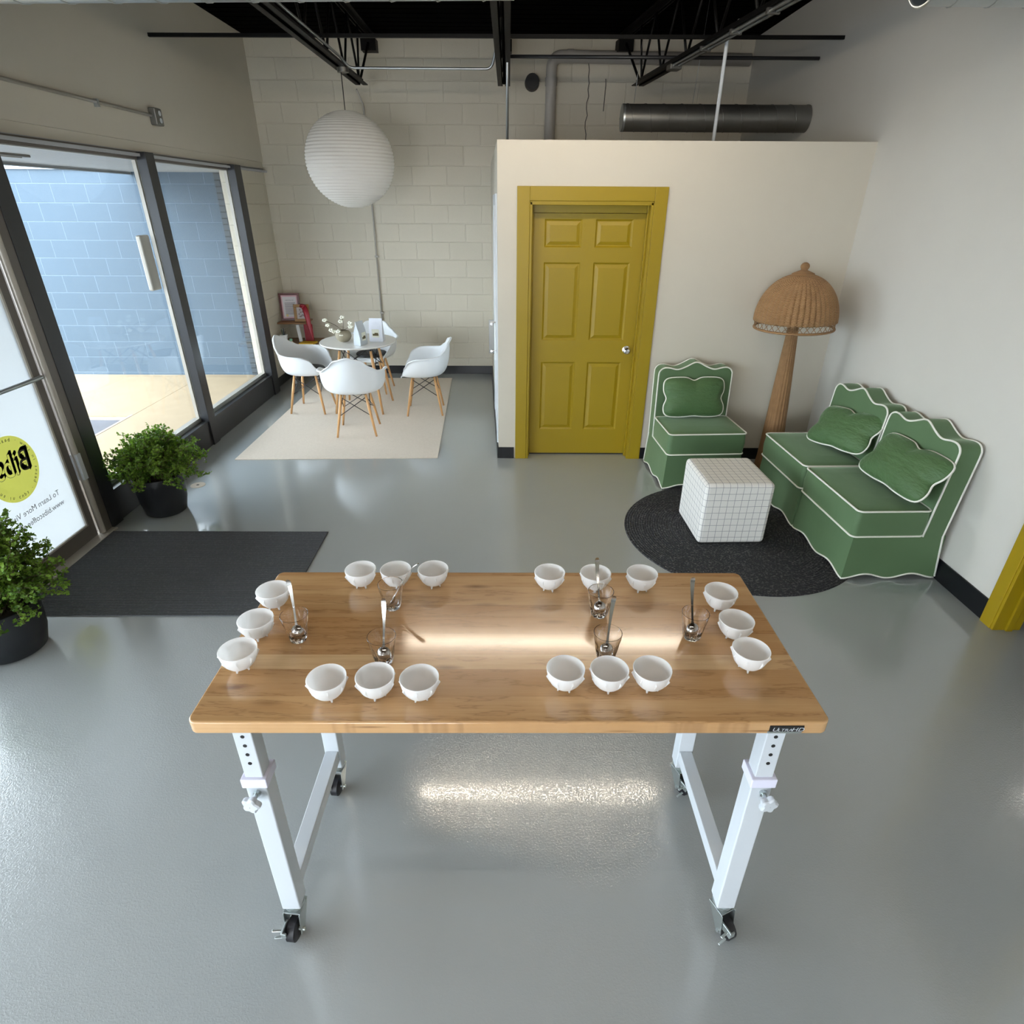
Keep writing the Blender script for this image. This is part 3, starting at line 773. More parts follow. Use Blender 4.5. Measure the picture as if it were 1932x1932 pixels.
# ------------------------------------------------------------------ paper lantern
def lantern():
    o = thing('paper_lantern', 'large round white paper lantern hanging over the dining table', 'pendant lamp', (-1.492, 6.456, 2.40))
    R, H, nr = .400, .388, 38; prof = []
    a0, a1 = .16, PI-.14
    for i in range(nr):
        for k in range(4):
            t = (i+k/4)/nr; a = a0+(a1-a0)*t; bulge = 1+.020*abs(sin(PI*k/4))
            prof.append((R*sin(a)*bulge, H*cos(a)*bulge))
    prof.append((R*sin(a1), H*cos(a1)))
    MB().lathe(prof, 64).build('paper_shade', M['paper'], o, smooth=True, recalc=True)
    for z, r in ((H*cos(a0), R*sin(a0)), (H*cos(a1), R*sin(a1))):
        MB().tube([(r*cos(2*PI*k/32), r*sin(2*PI*k/32), z) for k in range(32)], .004, 6, closed=True).build('wire_ring', M['wire'], o, smooth=True)
    MB().cyl((.0, 0, .12), (0, 0, .69), .004, n=8).build('cord', M['cord'], o, smooth=True)
    MB().ball((0, 0, .04), .045, 10).cyl((0, 0, .07), (0, 0, .15), .022).build('bulb', M['white_shell'], o, smooth=True)
lantern()

# ------------------------------------------------------------------ workbench
def workbench():
    o = thing('workbench', 'tall rolling workbench with a butcher block top and white steel legs', 'workbench', (0, 0, 0))
    x0, x1, y0, y1, zt, th = -.782, .792, 1.038, 1.700, .935, .040
    r = .022
    poly = []
    for (cx, cy, a0) in ((x1-r, y1-r, 0), (x0+r, y1-r, 90), (x0+r, y0+r, 180), (x1-r, y0+r, 270)):
        for k in range(7): a = rad(a0+15*k); poly.append((cx+r*cos(a), cy+r*sin(a)))
    MB().prism(poly, 'z', zt-th, zt).build('tabletop', M['block_wood'], o, bevel=.006, seg=3)
    # maker's badge on the front edge
    bd = MB().box(.642, .726, y0-.0022, y0+.001, zt-.029, zt-.010).build('badge', M['black'], o, bevel=.001)
    MB().box(.639, .723, y0-.002, y0+.001, zt-.0345, zt-.029).build('badge_strip', plain('badge_grey', (.2, .22, .21, 1), .4), bd)
    RX = Matrix(((1, 0, 0), (0, 0, -1), (0, 1, 0))).to_4x4()
    def at(x, z): m = RX.copy(); m.translation = Vector((x, y0-.0032, z)); return m
    w = M['white_metal']
    st = lambda s, sz, x, y: (text_mesh(s, sz, shear=.2), Matrix.Translation((x, y, 0)) @ Matrix.Diagonal((1.25, 1, 1, 1)))
    text_obj([st('U', .017, 0, 0), st('LTRA', .0125, .0135, 0), st('HD', .017, .0475, 0)], 'badge_lettering', w, bd, at(.6475, zt-.0262))
    wm = M['white_metal']
    lx = {-1: (-.690, -.634), 1: (.645, .701)}
    for s in (-1, 1):
        a, b = lx[s]
        for (fy, side) in ((1.048, 'near'), (1.560, 'far')):
            g = bpy.data.objects.new('leg', None); C.objects.link(g); g.parent = o; g['label'] = 'white square steel leg, %s' % ('near side' if side == 'near' else 'far side')
            mb = MB().box(a, b, fy, fy+.056, .1285, .70)
            mb.build('lower_tube', wm, g, bevel=.004)
            MB().box(a+.004, b-.004, fy+.004, fy+.052, .70, zt-th).build('upper_tube', wm, g, bevel=.003)
            MB().box(a-.006, b+.006, fy-.006, fy+.062, .690, .722).build('collar', plain('lilac_white', (.72, .72, .86, 1), .4), g, bevel=.003)
            if side == 'near':
                xc = (a+b)/2
                for z in (.870, .838, .806, .774): MB().cyl((xc, fy+.003, z), (xc, fy+.008, z), .0052, n=14).build('adjustment_hole', M['black'], g)
                kx = xc+(.006 if s > 0 else .0)
                MB().cyl((kx, fy+.01, .668), (kx, fy-.03, .668), .006, n=12).cyl((kx, fy, .668), (kx, fy-.008, .668), .010, n=8).build('knob_bolt', M['zinc'], g, smooth='auto')
                kn = MB(); pr = []
                def rf(r, z, a_): return r*(1+.16*cos(5*a_))
                kn.lathe([(.001, 0), (.020, 0), (.0225, .004), (.0225, .014), (.018, .018), (.001, .018)], 40, rf=rf)
                kn.build('clamp_knob', wm, g, smooth='auto', loc=(kx, fy-.028, .668), rot=(rad(90), 0, rad(8*s)))
            # caster
            cx, cy = (a+b)/2, fy+.028
            c = bpy.data.objects.new('caster', None); C.objects.link(c); c.parent = o
            c.location = (cx, cy, 0); c.rotation_euler = (0, 0, rad(-6 if s < 0 else 24))
            MB().cyl((0, 0, .118), (0, 0, .128), .030, n=20).cyl((0, 0, .108), (0, 0, .118), .026, n=20).build('swivel_race', M['zinc'], c, smooth='auto')
            fk = MB().box(-.027, .027, -.03, .026, .104, .110)
            for q in (-1, 1):
                fk.prism([(-.034, .108), (.026, .108), (-.020, .028), (-.044, .028)], 'x', q*.024, q*.027)
            fk.build('fork', M['zinc'], c, bevel=.001)
            MB().lathe([(.001, -.015), (.033, -.015), (.038, -.012), (.038, .012), (.033, .015), (.001, .015)], 28).build('wheel', M['black_rubber'], c, smooth='auto', loc=(0, -.032, .038), rot=(0, rad(90), 0))
            MB().cyl((-.034, -.032, .038), (.034, -.032, .038), .006, n=10).build('axle', M['zinc'], c, smooth='auto')
            br = MB().box(-.022, -.004, -.074, -.068, .056, .076).beam((-.022, -.060, .070), (-.052, -.066, .074), .008, .004).beam((-.022, -.06, .036), (-.052, -.064, .032), .008, .004).box(-.022, -.016, -.072, -.03, .050, .078)
            br.build('brake_lever', M['zinc'], c, bevel=.002)
        # slanting brace from low on the near leg to high on the far leg, plus top rail
        mb = MB().box(a+.004, b-.004, 1.104, 1.560, .172, .222)
        g2 = mb.build('lower_rail', wm, o, bevel=.003)
        MB().box(a+.006, b-.006, 1.07, 1.60, zt-th-.03, zt-th).build('top_rail', wm, o, bevel=.003)
    # long rail under the far edge of the top
    MB().box(-.63, .64, 1.565, 1.60, zt-th-.03, zt-th).build('rear_rail', wm, o, bevel=.003)
workbench()

# ------------------------------------------------------------------ bowls, glasses, spoons
TZ = .935
def make_bowl(label, group):
    o = thing('cupping_bowl', label, 'bowl', (0,0,0), group=group)
    prof = []
    R = .049
    outer = [(.012, .0085), (.022, .0105), (.032, .0175), (.040, .028), (.0455, .042), (.0485, .058), (.0495, .066)]
    inner = [(.0468, .066), (.0455, .056), (.0425, .042), (.0365, .029), (.0275, .019), (.016, .014), (.0005, .013)]
    for k in range(4):
        a = rad(25+90*k)
        MB().tube([(.018*cos(a), .018*sin(a), .013), (.0215*cos(a), .0215*sin(a), 0)], [.0048, .0022], 8).build('foot', M['bowl'], o, smooth=True)
    mb = MB().lathe([(.0005, .008)]+outer+[(.0485, .0675)]+inner, 40)
    for k in range(8):
        a = rad(12+45*k); p = lambda r, z: (r*cos(a), r*sin(a), z)
        t = Vector((-sin(a), cos(a), 0))*.0012
        P3 = [Vector(p(.047, .060)), Vector(p(.0525, .052)), Vector(p(.0415, .030))]
        v = [q+t for q in P3]+[q-t for q in P3]; mb.add(v, [(0,1,2), (5,4,3), (0,3,4,1), (1,4,5,2), (2,5,3,0)])
    mb.build('bowl', M['bowl'], o, smooth='auto')
    return o
cups = [(-.722, 1.506, 'left edge column, farthest of three'), (-.720, 1.362, 'left edge column, middle of three'), (-.718, 1.232, 'left edge column, nearest of three'),
 (-.454, 1.127, 'front left row, leftmost of three'), (-.334, 1.134, 'front left row, middle of three'), (-.222, 1.127, 'front left row, rightmost of three'),
 (-.479, 1.621, 'back left row, leftmost of three'), (-.365, 1.621, 'back left row, middle one behind a tumbler'), (-.244, 1.624, 'back left row, rightmost of three'),
 (.134, 1.606, 'back right row, leftmost of three'), (.282, 1.603, 'back right row, middle one behind a tumbler'), (.432, 1.602, 'back right row, rightmost of three'),
 (.655, 1.501, 'right edge column, farthest of three'), (.655, 1.362, 'right edge column, middle of three'), (.651, 1.235, 'right edge column, nearest of three'),
 (.148, 1.161, 'front right row, leftmost of three'), (.260, 1.159, 'front right row, middle of three'), (.370, 1.160, 'front right row, rightmost of three')]
b0 = None
for i, (x, y, d) in enumerate(cups):
    lab = 'white footed bowl on the workbench, '+d
    if b0 is None: b0 = make_bowl(lab, 'white bowls on the workbench'); b = b0
    else: b = dup(b0, label=lab)
    b.location = (x, y-.006, TZ+.0004); b.rotation_euler = (0, 0, rad([20, 75, 50, 5, 60, 33][i % 6]))
def make_glass(label):
    o = thing('tumbler', label, 'glass', (0,0,0), group='faceted tumblers on the workbench')
    def rf(r, z, a):
        if z < .062 and r > .02:
            k = 9; f = abs(((a*k/(2*PI)) % 1)-.5)*2
            return r*(1-.085*(1-f)*min(1, (.066-z)/.012))
        return r
    prof = [(.0005, 0), (.020, 0), (.0235, .002), (.0265, .012), (.0305, .035), (.034, .058), (.0365, .070), (.0385, .0895), (.0379, .0902), (.0370, .0893), (.0350, .070), (.0322, .058), (.0282, .036), (.0243, .016), (.019, .012), (.0005, .011)]
    MB().lathe(prof, 54, rf=rf).build('glass_body', M['tumbler'], o, smooth='auto')
    return o
glasses = [(-.603, 1.345, (-.628, 1.422), 'left of the table, nearest the left column of bowls'), (-.359, 1.498, (-.284, 1.524), 'in the back left, in front of the middle bowl'),
 (-.339, 1.252, (-.339, 1.330), 'behind the front left row of bowls'), (.279, 1.462, (.272, 1.552), 'in the back right, in front of the middle bowl'),
 (.271, 1.268, (.291, 1.343), 'behind the front right row of bowls'), (.534, 1.356, (.536, 1.443), 'right of the table, nearest the right column of bowls')]
def make_spoon(label):
    o = thing('cupping_spoon', label, 'spoon', (0,0,0), group='spoons standing in tumblers')
    # handle along +z, wider and curved at the top, bowl at the bottom
    rows = []
    for (z, wd, y) in ((.028, .006, 0), (.045, .0030, 0), (.07, .0028, .001), (.10, .0035, .001), (.13, .0050, -.001), (.150, .0062, -.004), (.162, .0066, -.0085), (.168, .0050, -.0125), (.1695, .0020, -.0135)):
        rows.append([(-wd, y-.0009, z), (wd, y-.0009, z), (wd, y+.0009, z), (-wd, y+.0009, z)])
    MB().grid(rows, True).add(rows[-1], [(0,1,2,3)]).build('handle', M['spoon_steel'], o, smooth='auto')
    rows = []; n = 20
    for i in range(7):
        s = max(i/6, .02); rows.append([(.0185*s*cos(2*PI*k/n), -.009*(1-s*s), .019+.0185*s*sin(2*PI*k/n)) for k in range(n)])
    MB().grid(rows, True).build('spoon_bowl', M['spoon_steel'], o, smooth=True, solid=.001)
    return o
g0 = s0 = None
for (x, y, tip, d) in glasses:
    lab = 'clear faceted tumbler '+d; lab2 = 'steel spoon in the tumbler '+d
    if g0 is None: g0 = make_glass(lab); g = g0; s0 = make_spoon(lab2); s = s0
    else: g = dup(g0, label=lab); s = dup(s0, label=lab2)
    g.location = (x, y, TZ+.0004); g.rotation_euler = (0, 0, rad(x*77))
    bx, by = x-(tip[0]-x)*.12, y-(tip[1]-y)*.10
    base_ = Vector((bx, by, TZ+.0125)); top = Vector((tip[0], tip[1]-.004, TZ+.155)); d_ = (top-base_).normalized()
    q = Vector((0,0,1)).rotation_difference(d_)
    s.location = base_; s.rotation_euler = q.to_euler()
    if x == -.359:
        s.rotation_euler = (q.to_matrix() @ Matrix.Rotation(rad(80), 3, 'Z')).to_euler()

# ------------------------------------------------------------------ dining set
rug = tag(MB().prism([(-2.454, 4.929), (-.642, 4.985), (-.745, 7.744), (-2.437, 7.72)], 'z', 0.0, .0075).build('area_rug', M['beige'], bevel=.002), 'flat beige rug under the round dining table and its chairs', 'rug')
def legset(o, zt, rt, rb, r0, r1, wires=True):
    ends = []
    for sx in (-1, 1):
        for sy in (-1, 1):
            t = Vector((sx*rt, sy*rt, zt)); b = Vector((sx*rb, sy*rb, 0)); m = t.lerp(b, .35)
            MB().tube([t, m, b], [r0*.8, r0, r1], 12).build('leg', M['beech'], o, smooth=True)
            ends.append((t, b))
    return ends
def interp(keys, a):
    a = abs(a)
    for i in range(len(keys)-1):
        if keys[i][0] <= a <= keys[i+1][0]:
            t = (a-keys[i][0])/(keys[i+1][0]-keys[i][0]); t = t*t*(3-2*t)
            return [u+(v-u)*t for u, v in zip(keys[i][1:], keys[i+1][1:])]
    return list(keys[-1][1:])
def make_armchair(label):
    o = thing('armchair', label, 'chair', (0,0,0), group='white shell armchairs round the dining table')
    # local: faces +y.  keys: angle from front, corner radius, rim radius, rim height, corner z
    K = [(0, .19, .235, .395, .432), (22, .205, .262, .400, .430), (38, .245, .300, .425, .425), (52, .27, .315, .515, .425), (64, .265, .315, .610, .425), (80, .255, .318, .640, .425), (100, .245, .312, .645, .425), (122, .235, .305, .655, .425), (140, .225, .290, .705, .428), (156, .215, .285, .775, .430), (180, .205, .290, .805, .432)]
    n = 72; rows = [[] for _ in range(15)]
    for k in range(n):
        a = -180+360*k/n; rc, rr, zr, zc = interp(K, a)
        dx, dy = sin(rad(a)), cos(rad(a))
        zs = .425
        up = zr-zs
        P0 = (0.0, zs-.008); 
        pts = []
        for s in (0.02, .35, .62, .82): pts.append((rc*s, zs-.008*(1-s)))
        # curve from seat to wall
        b0_ = Vector((rc*.82, zs)); b1 = Vector((rc*1.10, zs+.004 if up > 0 else zs)); b2 = Vector((rr*.985, zs+up*.25)); b3 = Vector((rr*.965, zs+up*.93))
        if up < .03: b1 = Vector((rc, zs+.004)); b2 = Vector((rr*.9, zs)); b3 = Vector((rr*.985, zr+.006))
        for t in (.12, .25, .38, .52, .66, .8, .9, 1.0):
            q = (1-t)**3*b0_+3*t*(1-t)**2*b1+3*t*t*(1-t)*b2+t**3*b3; pts.append((q.x, q.y))
        lip = .020 if up > .12 else .006
        pts += [(rr*.965+lip*.5, zs+up*.98), (rr*.965+lip, zs+up*.985-.002), (rr*.965+lip*1.35, zs+up*.97-.008)]
        for i, (r, z) in enumerate(pts): rows[i].append((dx*r, dy*r-.01, z))
    MB().grid(rows, True).add(rows[0], [tuple(range(n))]).build('shell', M['white_shell'], o, smooth=True, solid=.006, sub=1)
    ends = legset(o, .405, .115, .188, .0145, .010)
    mb = MB()
    E_ = {(sx, sy): (Vector((sx*.115, sy*.115, .405)), Vector((sx*.188, sy*.188, 0))) for sx in (-1, 1) for sy in (-1, 1)}
    for (a, b) in (((-1,-1),(1,-1)), ((1,-1),(1,1)), ((1,1),(-1,1)), ((-1,1),(-1,-1))):
        for (p, q) in ((a, b), (b, a)):
            mb.cyl(E_[p][0].lerp(E_[p][1], .06), E_[q][0].lerp(E_[q][1], .50), .0038, n=6)
    mb.tube([(-.115,-.115,.408), (.115,-.115,.408), (.115,.115,.408), (-.115,.115,.408)], .006, 6, closed=True)
    mb.build('wire_brace', M['wire'], o, smooth=True)
    return o
ca = make_armchair('white shell armchair with its back to the camera, nearest on the rug'); ca.location = (-1.507, 5.693, .008); ca.rotation_euler = (0, 0, rad(6))
cb = dup(ca, (-2.17, 6.40, .008), (0, 0, rad(-93)), 'white shell armchair nearest the window, black pad on its seat')
cc = dup(ca, (-.915, 6.35, .008), (0, 0, rad(94)), 'white shell armchair at the right of the round table, empty seat')
cdn = dup(ca, (-1.64, 7.17, .008), (0, 0, rad(176)), 'white shell armchair behind the round table against the block wall')
def cushion(x, y, label):
    o = tag(MB().lathe([(.001, 0), (.15, .001), (.178, .010), (.182, .020), (.172, .031), (.12, .037), (.001, .038)], 32).build('seat_cushion', M['black'], smooth=True), label, 'cushion', 'black round seat pads')
    o.location = (x, y, .437)
cushion(-2.17, 6.40, 'black round pad on the armchair nearest the window')
cushion(-1.64, 7.16, 'black round pad on the armchair behind the table')
def dining_table():
    o = thing('dining_table', 'round white dining table with splayed wooden legs', 'table', (-1.612, 6.475, .008), rad(-2))
    MB().lathe([(.001, .710), (.385, .712), (.402, .722), (.404, .730), (.400, .734), (.001, .7345)], 72).build('tabletop', M['gloss_white'], o, smooth='auto')
    E_ = {}
    for sx in (-1, 1):
        for sy in (-1, 1):
            t = Vector((sx*.165, sy*.165, .66)); b = Vector((sx*.255, sy*.255, 0)); E_[(sx, sy)] = (t, b)
            MB().tube([t, t.lerp(b, .3), b], [.013, .0165, .011], 14).build('leg', M['beech'], o, smooth=True)
    mb = MB()
    for (a, b) in (((-1,-1),(1,-1)), ((1,-1),(1,1)), ((1,1),(-1,1)), ((-1,1),(-1,-1))):
        for (p, q) in ((a, b), (b, a)): mb.cyl(E_[p][0]+Vector((0,0,.04)), E_[q][0].lerp(E_[q][1], .33), .0045, n=6)
        mb.cyl(E_[a][0]+Vector((0,0,-.01)), E_[a][0]+Vector((0,0,.052)), .009, n=8)
    mb.tube([(-.165,-.165,.704), (.165,-.165,.704), (.165,.165,.704), (-.165,.165,.704)], .007, 6, closed=True)
    mb.build('wire_brace', M['wire'], o, smooth=True)
dining_table()
DT = .7428
def vase():
    o = thing('flower_vase', 'round grey-brown ribbed vase holding white blossom twigs', 'vase', (-1.752, 6.43, DT))
    def rf(r, z, a): return r*(1+.012*cos(26*a))
    MB().lathe([(.001, 0), (.045, .001), (.070, .022), (.084, .052), (.080, .085), (.060, .112), (.050, .116), (.048, .110), (.066, .085), (.070, .052), (.04, .012), (.001, .012)], 78, rf=rf).build('pot', plain('stoneware', (.27, .235, .165, 1), .6, bump=.3), o, smooth='auto')
    for (tips, side) in ((((-.17, -.02, .215), (-.15, 0, .16)), 0), (((-.10, .03, .09), (-.115, -.02, .115)), 1), (((.0, .04, .235), (-.01, .0, .20)), 2), (((.09, -.02, .15), (.085, .0, .185)), 3), (((-.03, -.06, .11), (.0, -.06, .08)), 4)):
        p0 = Vector((0, 0, .06)); t = Vector(tips[0]); m = p0.lerp(t, .5)+Vector((.01, 0, .035))
        MB().tube([p0, Vector((0, 0, .11)), m, t], .0022, 6).build('twig', M['stem'], o, smooth=True)
        mb = MB()
        for tp in tips:
            for k in range(5):
                a = 2*PI*k/5+side; c = Vector(tp); d = Vector((cos(a), sin(a)*.5-.3, sin(a)*.6+.3)).normalized()*.020
                mb.ball(c+d*.8, .0135, 5, .6)
        mb.build('blossom', plain('petal', (.85, .84, .72, 1), .6), o, smooth=True)
vase()
def coffee_bag(loc, rz, label, mat, wd, h, lbl):
    o = thing('coffee_bag', label, 'bag', loc, rz)
    dp = .075; rows = []
    for (z, w_, d_) in ((0, wd*.5, dp*.5), (.01, wd*.52, dp*.55), (h*.35, wd*.5, dp*.5), (h*.62, wd*.5, dp*.36), (h*.82, wd*.5, dp*.16), (h*.9, wd*.49, .006), (h, wd*.49, .004)):
        rows.append([(-w_, -d_, z), (0, -d_*1.12, z), (w_, -d_, z), (w_*.93, 0, z), (w_, d_, z), (0, d_*1.1, z), (-w_, d_, z), (-w_*.93, 0, z)])
    MB().grid(rows, True).add(rows[0], [tuple(range(8))]).add(rows[-1], [tuple(range(8))]).build('bag', mat, o, smooth='auto')
    f = (h*.62-0)/(1)
    lb = MB().box(-wd*.27, wd*.27, -dp*.60, -dp*.575, h*.20, h*.55).build('bag_label', plain('paper_label', (.72, .73, .62, 1), .6), o)
    MB().box(-wd*.22, wd*.22, -dp*.612, -dp*.60, h*.27, h*.36).box(-.01, wd*.20, -dp*.613, -dp*.60, h*.33, h*.40).build('label_picture', plain('label_ink', (.10, .08, .03, 1), .6), lb)
    return o
M['bag_silver'] = plain('silver_bag', (.52, .56, .60, 1), .35, .25, bump=.5, bscale=30)
M['bag_white'] = plain('white_bag', (.70, .73, .80, 1), .4, 0, bump=.9, bscale=28)
coffee_bag((-1.535, 6.265, DT), rad(68), 'silver coffee bag turned sideways at the front of the round table', M['bag_silver'], .125, .235, 0)
coffee_bag((-1.402, 6.45, DT), rad(-4), 'white coffee bag with a pictured label at the back of the round table', M['bag_white'], .140, .235, 0)

# corner side table and what stands on it
def corner_stand():
    o = thing('corner_stand', 'small two-tier corner stand with brown shelves and white posts', 'stand', (-2.62, 7.66, 0))
    MB().box(-.25, .22, -.22, .24, .466, .488).build('lower_shelf', M['shelf_wood'], o, bevel=.004)
    MB().box(-.255, .10, -.06, .24, .708, .728).build('upper_shelf', M['shelf_wood'], o, bevel=.004)
    for (x, y) in ((-.09, -.19), (.19, -.19), (-.22, .2), (.19, .2)):
        MB().box(x-.012, x+.012, y-.012, y+.012, 0, .466).build('leg', M['white_metal'], o, bevel=.002)
    for x in (-.06, .02):
        MB().box(x-.010, x+.010, .10, .14, .488, .708).build('post', M['white_metal'], o, bevel=.002)
corner_stand()
def frame(name, loc, w_, h, fw, mat, label, inner, rot, cat='picture frame'):
    o = thing(name, label, cat, loc); o.rotation_euler = rot
    mb = MB().box(-w_/2, w_/2, -.01, .01, 0, fw).box(-w_/2, w_/2, -.01, .01, h-fw, h).box(-w_/2, -w_/2+fw, -.01, .01, fw, h-fw).box(w_/2-fw, w_/2, -.01, .01, fw, h-fw)
    mb.build('moulding', mat, o, bevel=.003)
    MB().box(-w_/2+fw, w_/2-fw, -.002, .006, fw, h-fw).build('backing', inner, o)
    return o
fc = frame('certificate_frame', (-2.735, 7.745, .729), .245, .325, .026, M['mahogany'], 'dark red framed certificate with a pink border on the top shelf', plain('pink_mat', (.70, .45, .52, 1), .5), (rad(-9), 0, rad(10)))
MB().box(-.082, .082, -.0035, -.002, .043, .282).build('certificate_paper', plain('certificate', (.72, .71, .74, 1), .5), fc)
text_obj([(text_mesh('CERTIFICATE', .017, align='CENTER'), Matrix())], 'certificate_heading', plain('ink_grey', (.22, .22, .26, 1), .6), fc, Matrix.Translation((0, -.0042, .235)) @ Matrix.Rotation(rad(90), 4, 'X'))
mb = MB()
for k in range(10): mb.box(-.06, .055+.01*(k % 2), -.0042, -.0035, .075+k*.0145, .081+k*.0145)
mb.build('certificate_lines', plain('ink_grey', (.22, .22, .26, 1), .6), fc)
MB().cyl((-.045, -.0036, .062), (-.045, -.005, .062), .015, n=20).build('gold_seal', plain('gold', (.75, .62, .30, 1), .4), fc)
fp = frame('photo_frame', (-2.575, 7.665, .729), .185, .205, .034, M['oak_frame'], 'small wooden photo frame beside the certificate with a ribbon over its corner', plain('photo_pale', (.55, .50, .50, 1), .4), (rad(-12), 0, rad(8)))
mb = MB(); rnd = random.Random(4)
for k in range(14):
    x = rnd.uniform(-.045, .035); z = rnd.uniform(.045, .14); mb.box(x, x+.018, -.0032, -.002, z, z+.016)
mb.build('photo_print', plain('photo_dark', (.28, .20, .20, 1), .5), fp)
M['red'] = plain('red_ribbon', (.30, .006, .018, 1), .4, bump=.4, bscale=20)
def ribbon():
    o = thing('award_ribbon', 'red ribbon draped over the wooden photo frame, its tail hanging past the shelf', 'ribbon', (-2.53, 7.63, .92))
    pts = [(-.03, .03, .015), (.0, .0, .02), (.028, -.03, -.03), (.048, -.05, -.12), (.062, -.07, -.22), (.080, -.085, -.32), (.092, -.09, -.39)]
    ws = [.03, .036, .038, .034, .028, .018, .006]
    rows = [[(p[0]-w_, p[1], p[2]+.004*i), (p[0], p[1]-.008, p[2]+.012), (p[0]+w_, p[1], p[2])] for i, (p, w_) in enumerate(zip(pts, ws))]
    MB().grid(rows).build('tail', M['red'], o, smooth=True, solid=.003, sub=1)
    MB().tube([(-.035, -.012, 0), (-.01, -.018, .018), (.02, -.016, .012), (.0, -.02, -.01), (-.03, -.016, -.008)], .010, 8, closed=True).build('knot', M['red'], o, smooth=True)
ribbon()
o = tag(MB().box(-.006, .10, -.012, .012, 0, .205).build('red_folder', M['red'], bevel=.003), 'red folder standing upright under the top shelf of the corner stand', 'folder'); o.location = (-2.575, 7.70, .4885)
o = tag(MB().box(-.02, .02, -.012, .012, 0, .205).build('white_binder', M['white_shell'], bevel=.003), 'slim white binder standing left of the red folder', 'binder'); o.location = (-2.63, 7.66, .4885); o.rotation_euler = (0, rad(-4), 0)
o = tag(MB().prism([(-.10, -.07), (.08, -.09), (.10, .05), (-.09, .06)], 'z', 0, .018).build('yellow_notebook', plain('notebook_yellow', (.70, .42, .01, 1), .5), bevel=.003), 'yellow notebook lying at the right end of the lower shelf', 'notebook'); o.location = (-2.50, 7.54, .4885)
def pen_cup():
    o = tag(MB().lathe([(.001, 0), (.032, 0), (.043, .085), (.047, .110), (.044, .110), (.039, .085), (.029, .006), (.001, .006)], 28).build('pen_cup', M['white_shell'], smooth='auto'), 'white cup full of pens on the corner stand', 'cup'); o.location = (-2.79, 7.53, .4885)
    rnd = random.Random(2)
    cols = [M['black'], M['wire'], M['black'], plain('pen_green', (.12, .2, .14, 1), .4), plain('pen_blue', (.02, .05, .12, 1), .4)]
    names = ['black pen leaning left in the pen cup', 'short dark pen in the middle of the pen cup', 'black marker leaning right in the pen cup', 'green pencil at the right of the pen cup', 'blue pen at the back of the pen cup']
    for k in range(5):
        a = 2*PI*k/5+.4; p = tag(MB().cyl((0, 0, 0), (.030*cos(a), .026*sin(a), .140+.01*k), .0045, n=8).build('pen', cols[k], smooth='auto'), names[k], 'pen', 'pens in the white cup'); p.location = (-2.79-.008*cos(a), 7.53-.008*sin(a), .4955)
pen_cup()
o = thing('trinket_jar', 'tiny jar with a mint green knobbed lid beside the pen cup', 'jar', (-2.70, 7.50, .4885))
MB().lathe([(.001, 0), (.020, 0), (.022, .02), (.018, .035), (.001, .035)], 20).build('jar', plain('jar_cream', (.70, .60, .40, 1), .4), o, smooth='auto')
MB().ball((0, 0, .052), .022, 10, .8).build('lid', plain('mint', (.30, .62, .45, 1), .4), o, smooth=True)

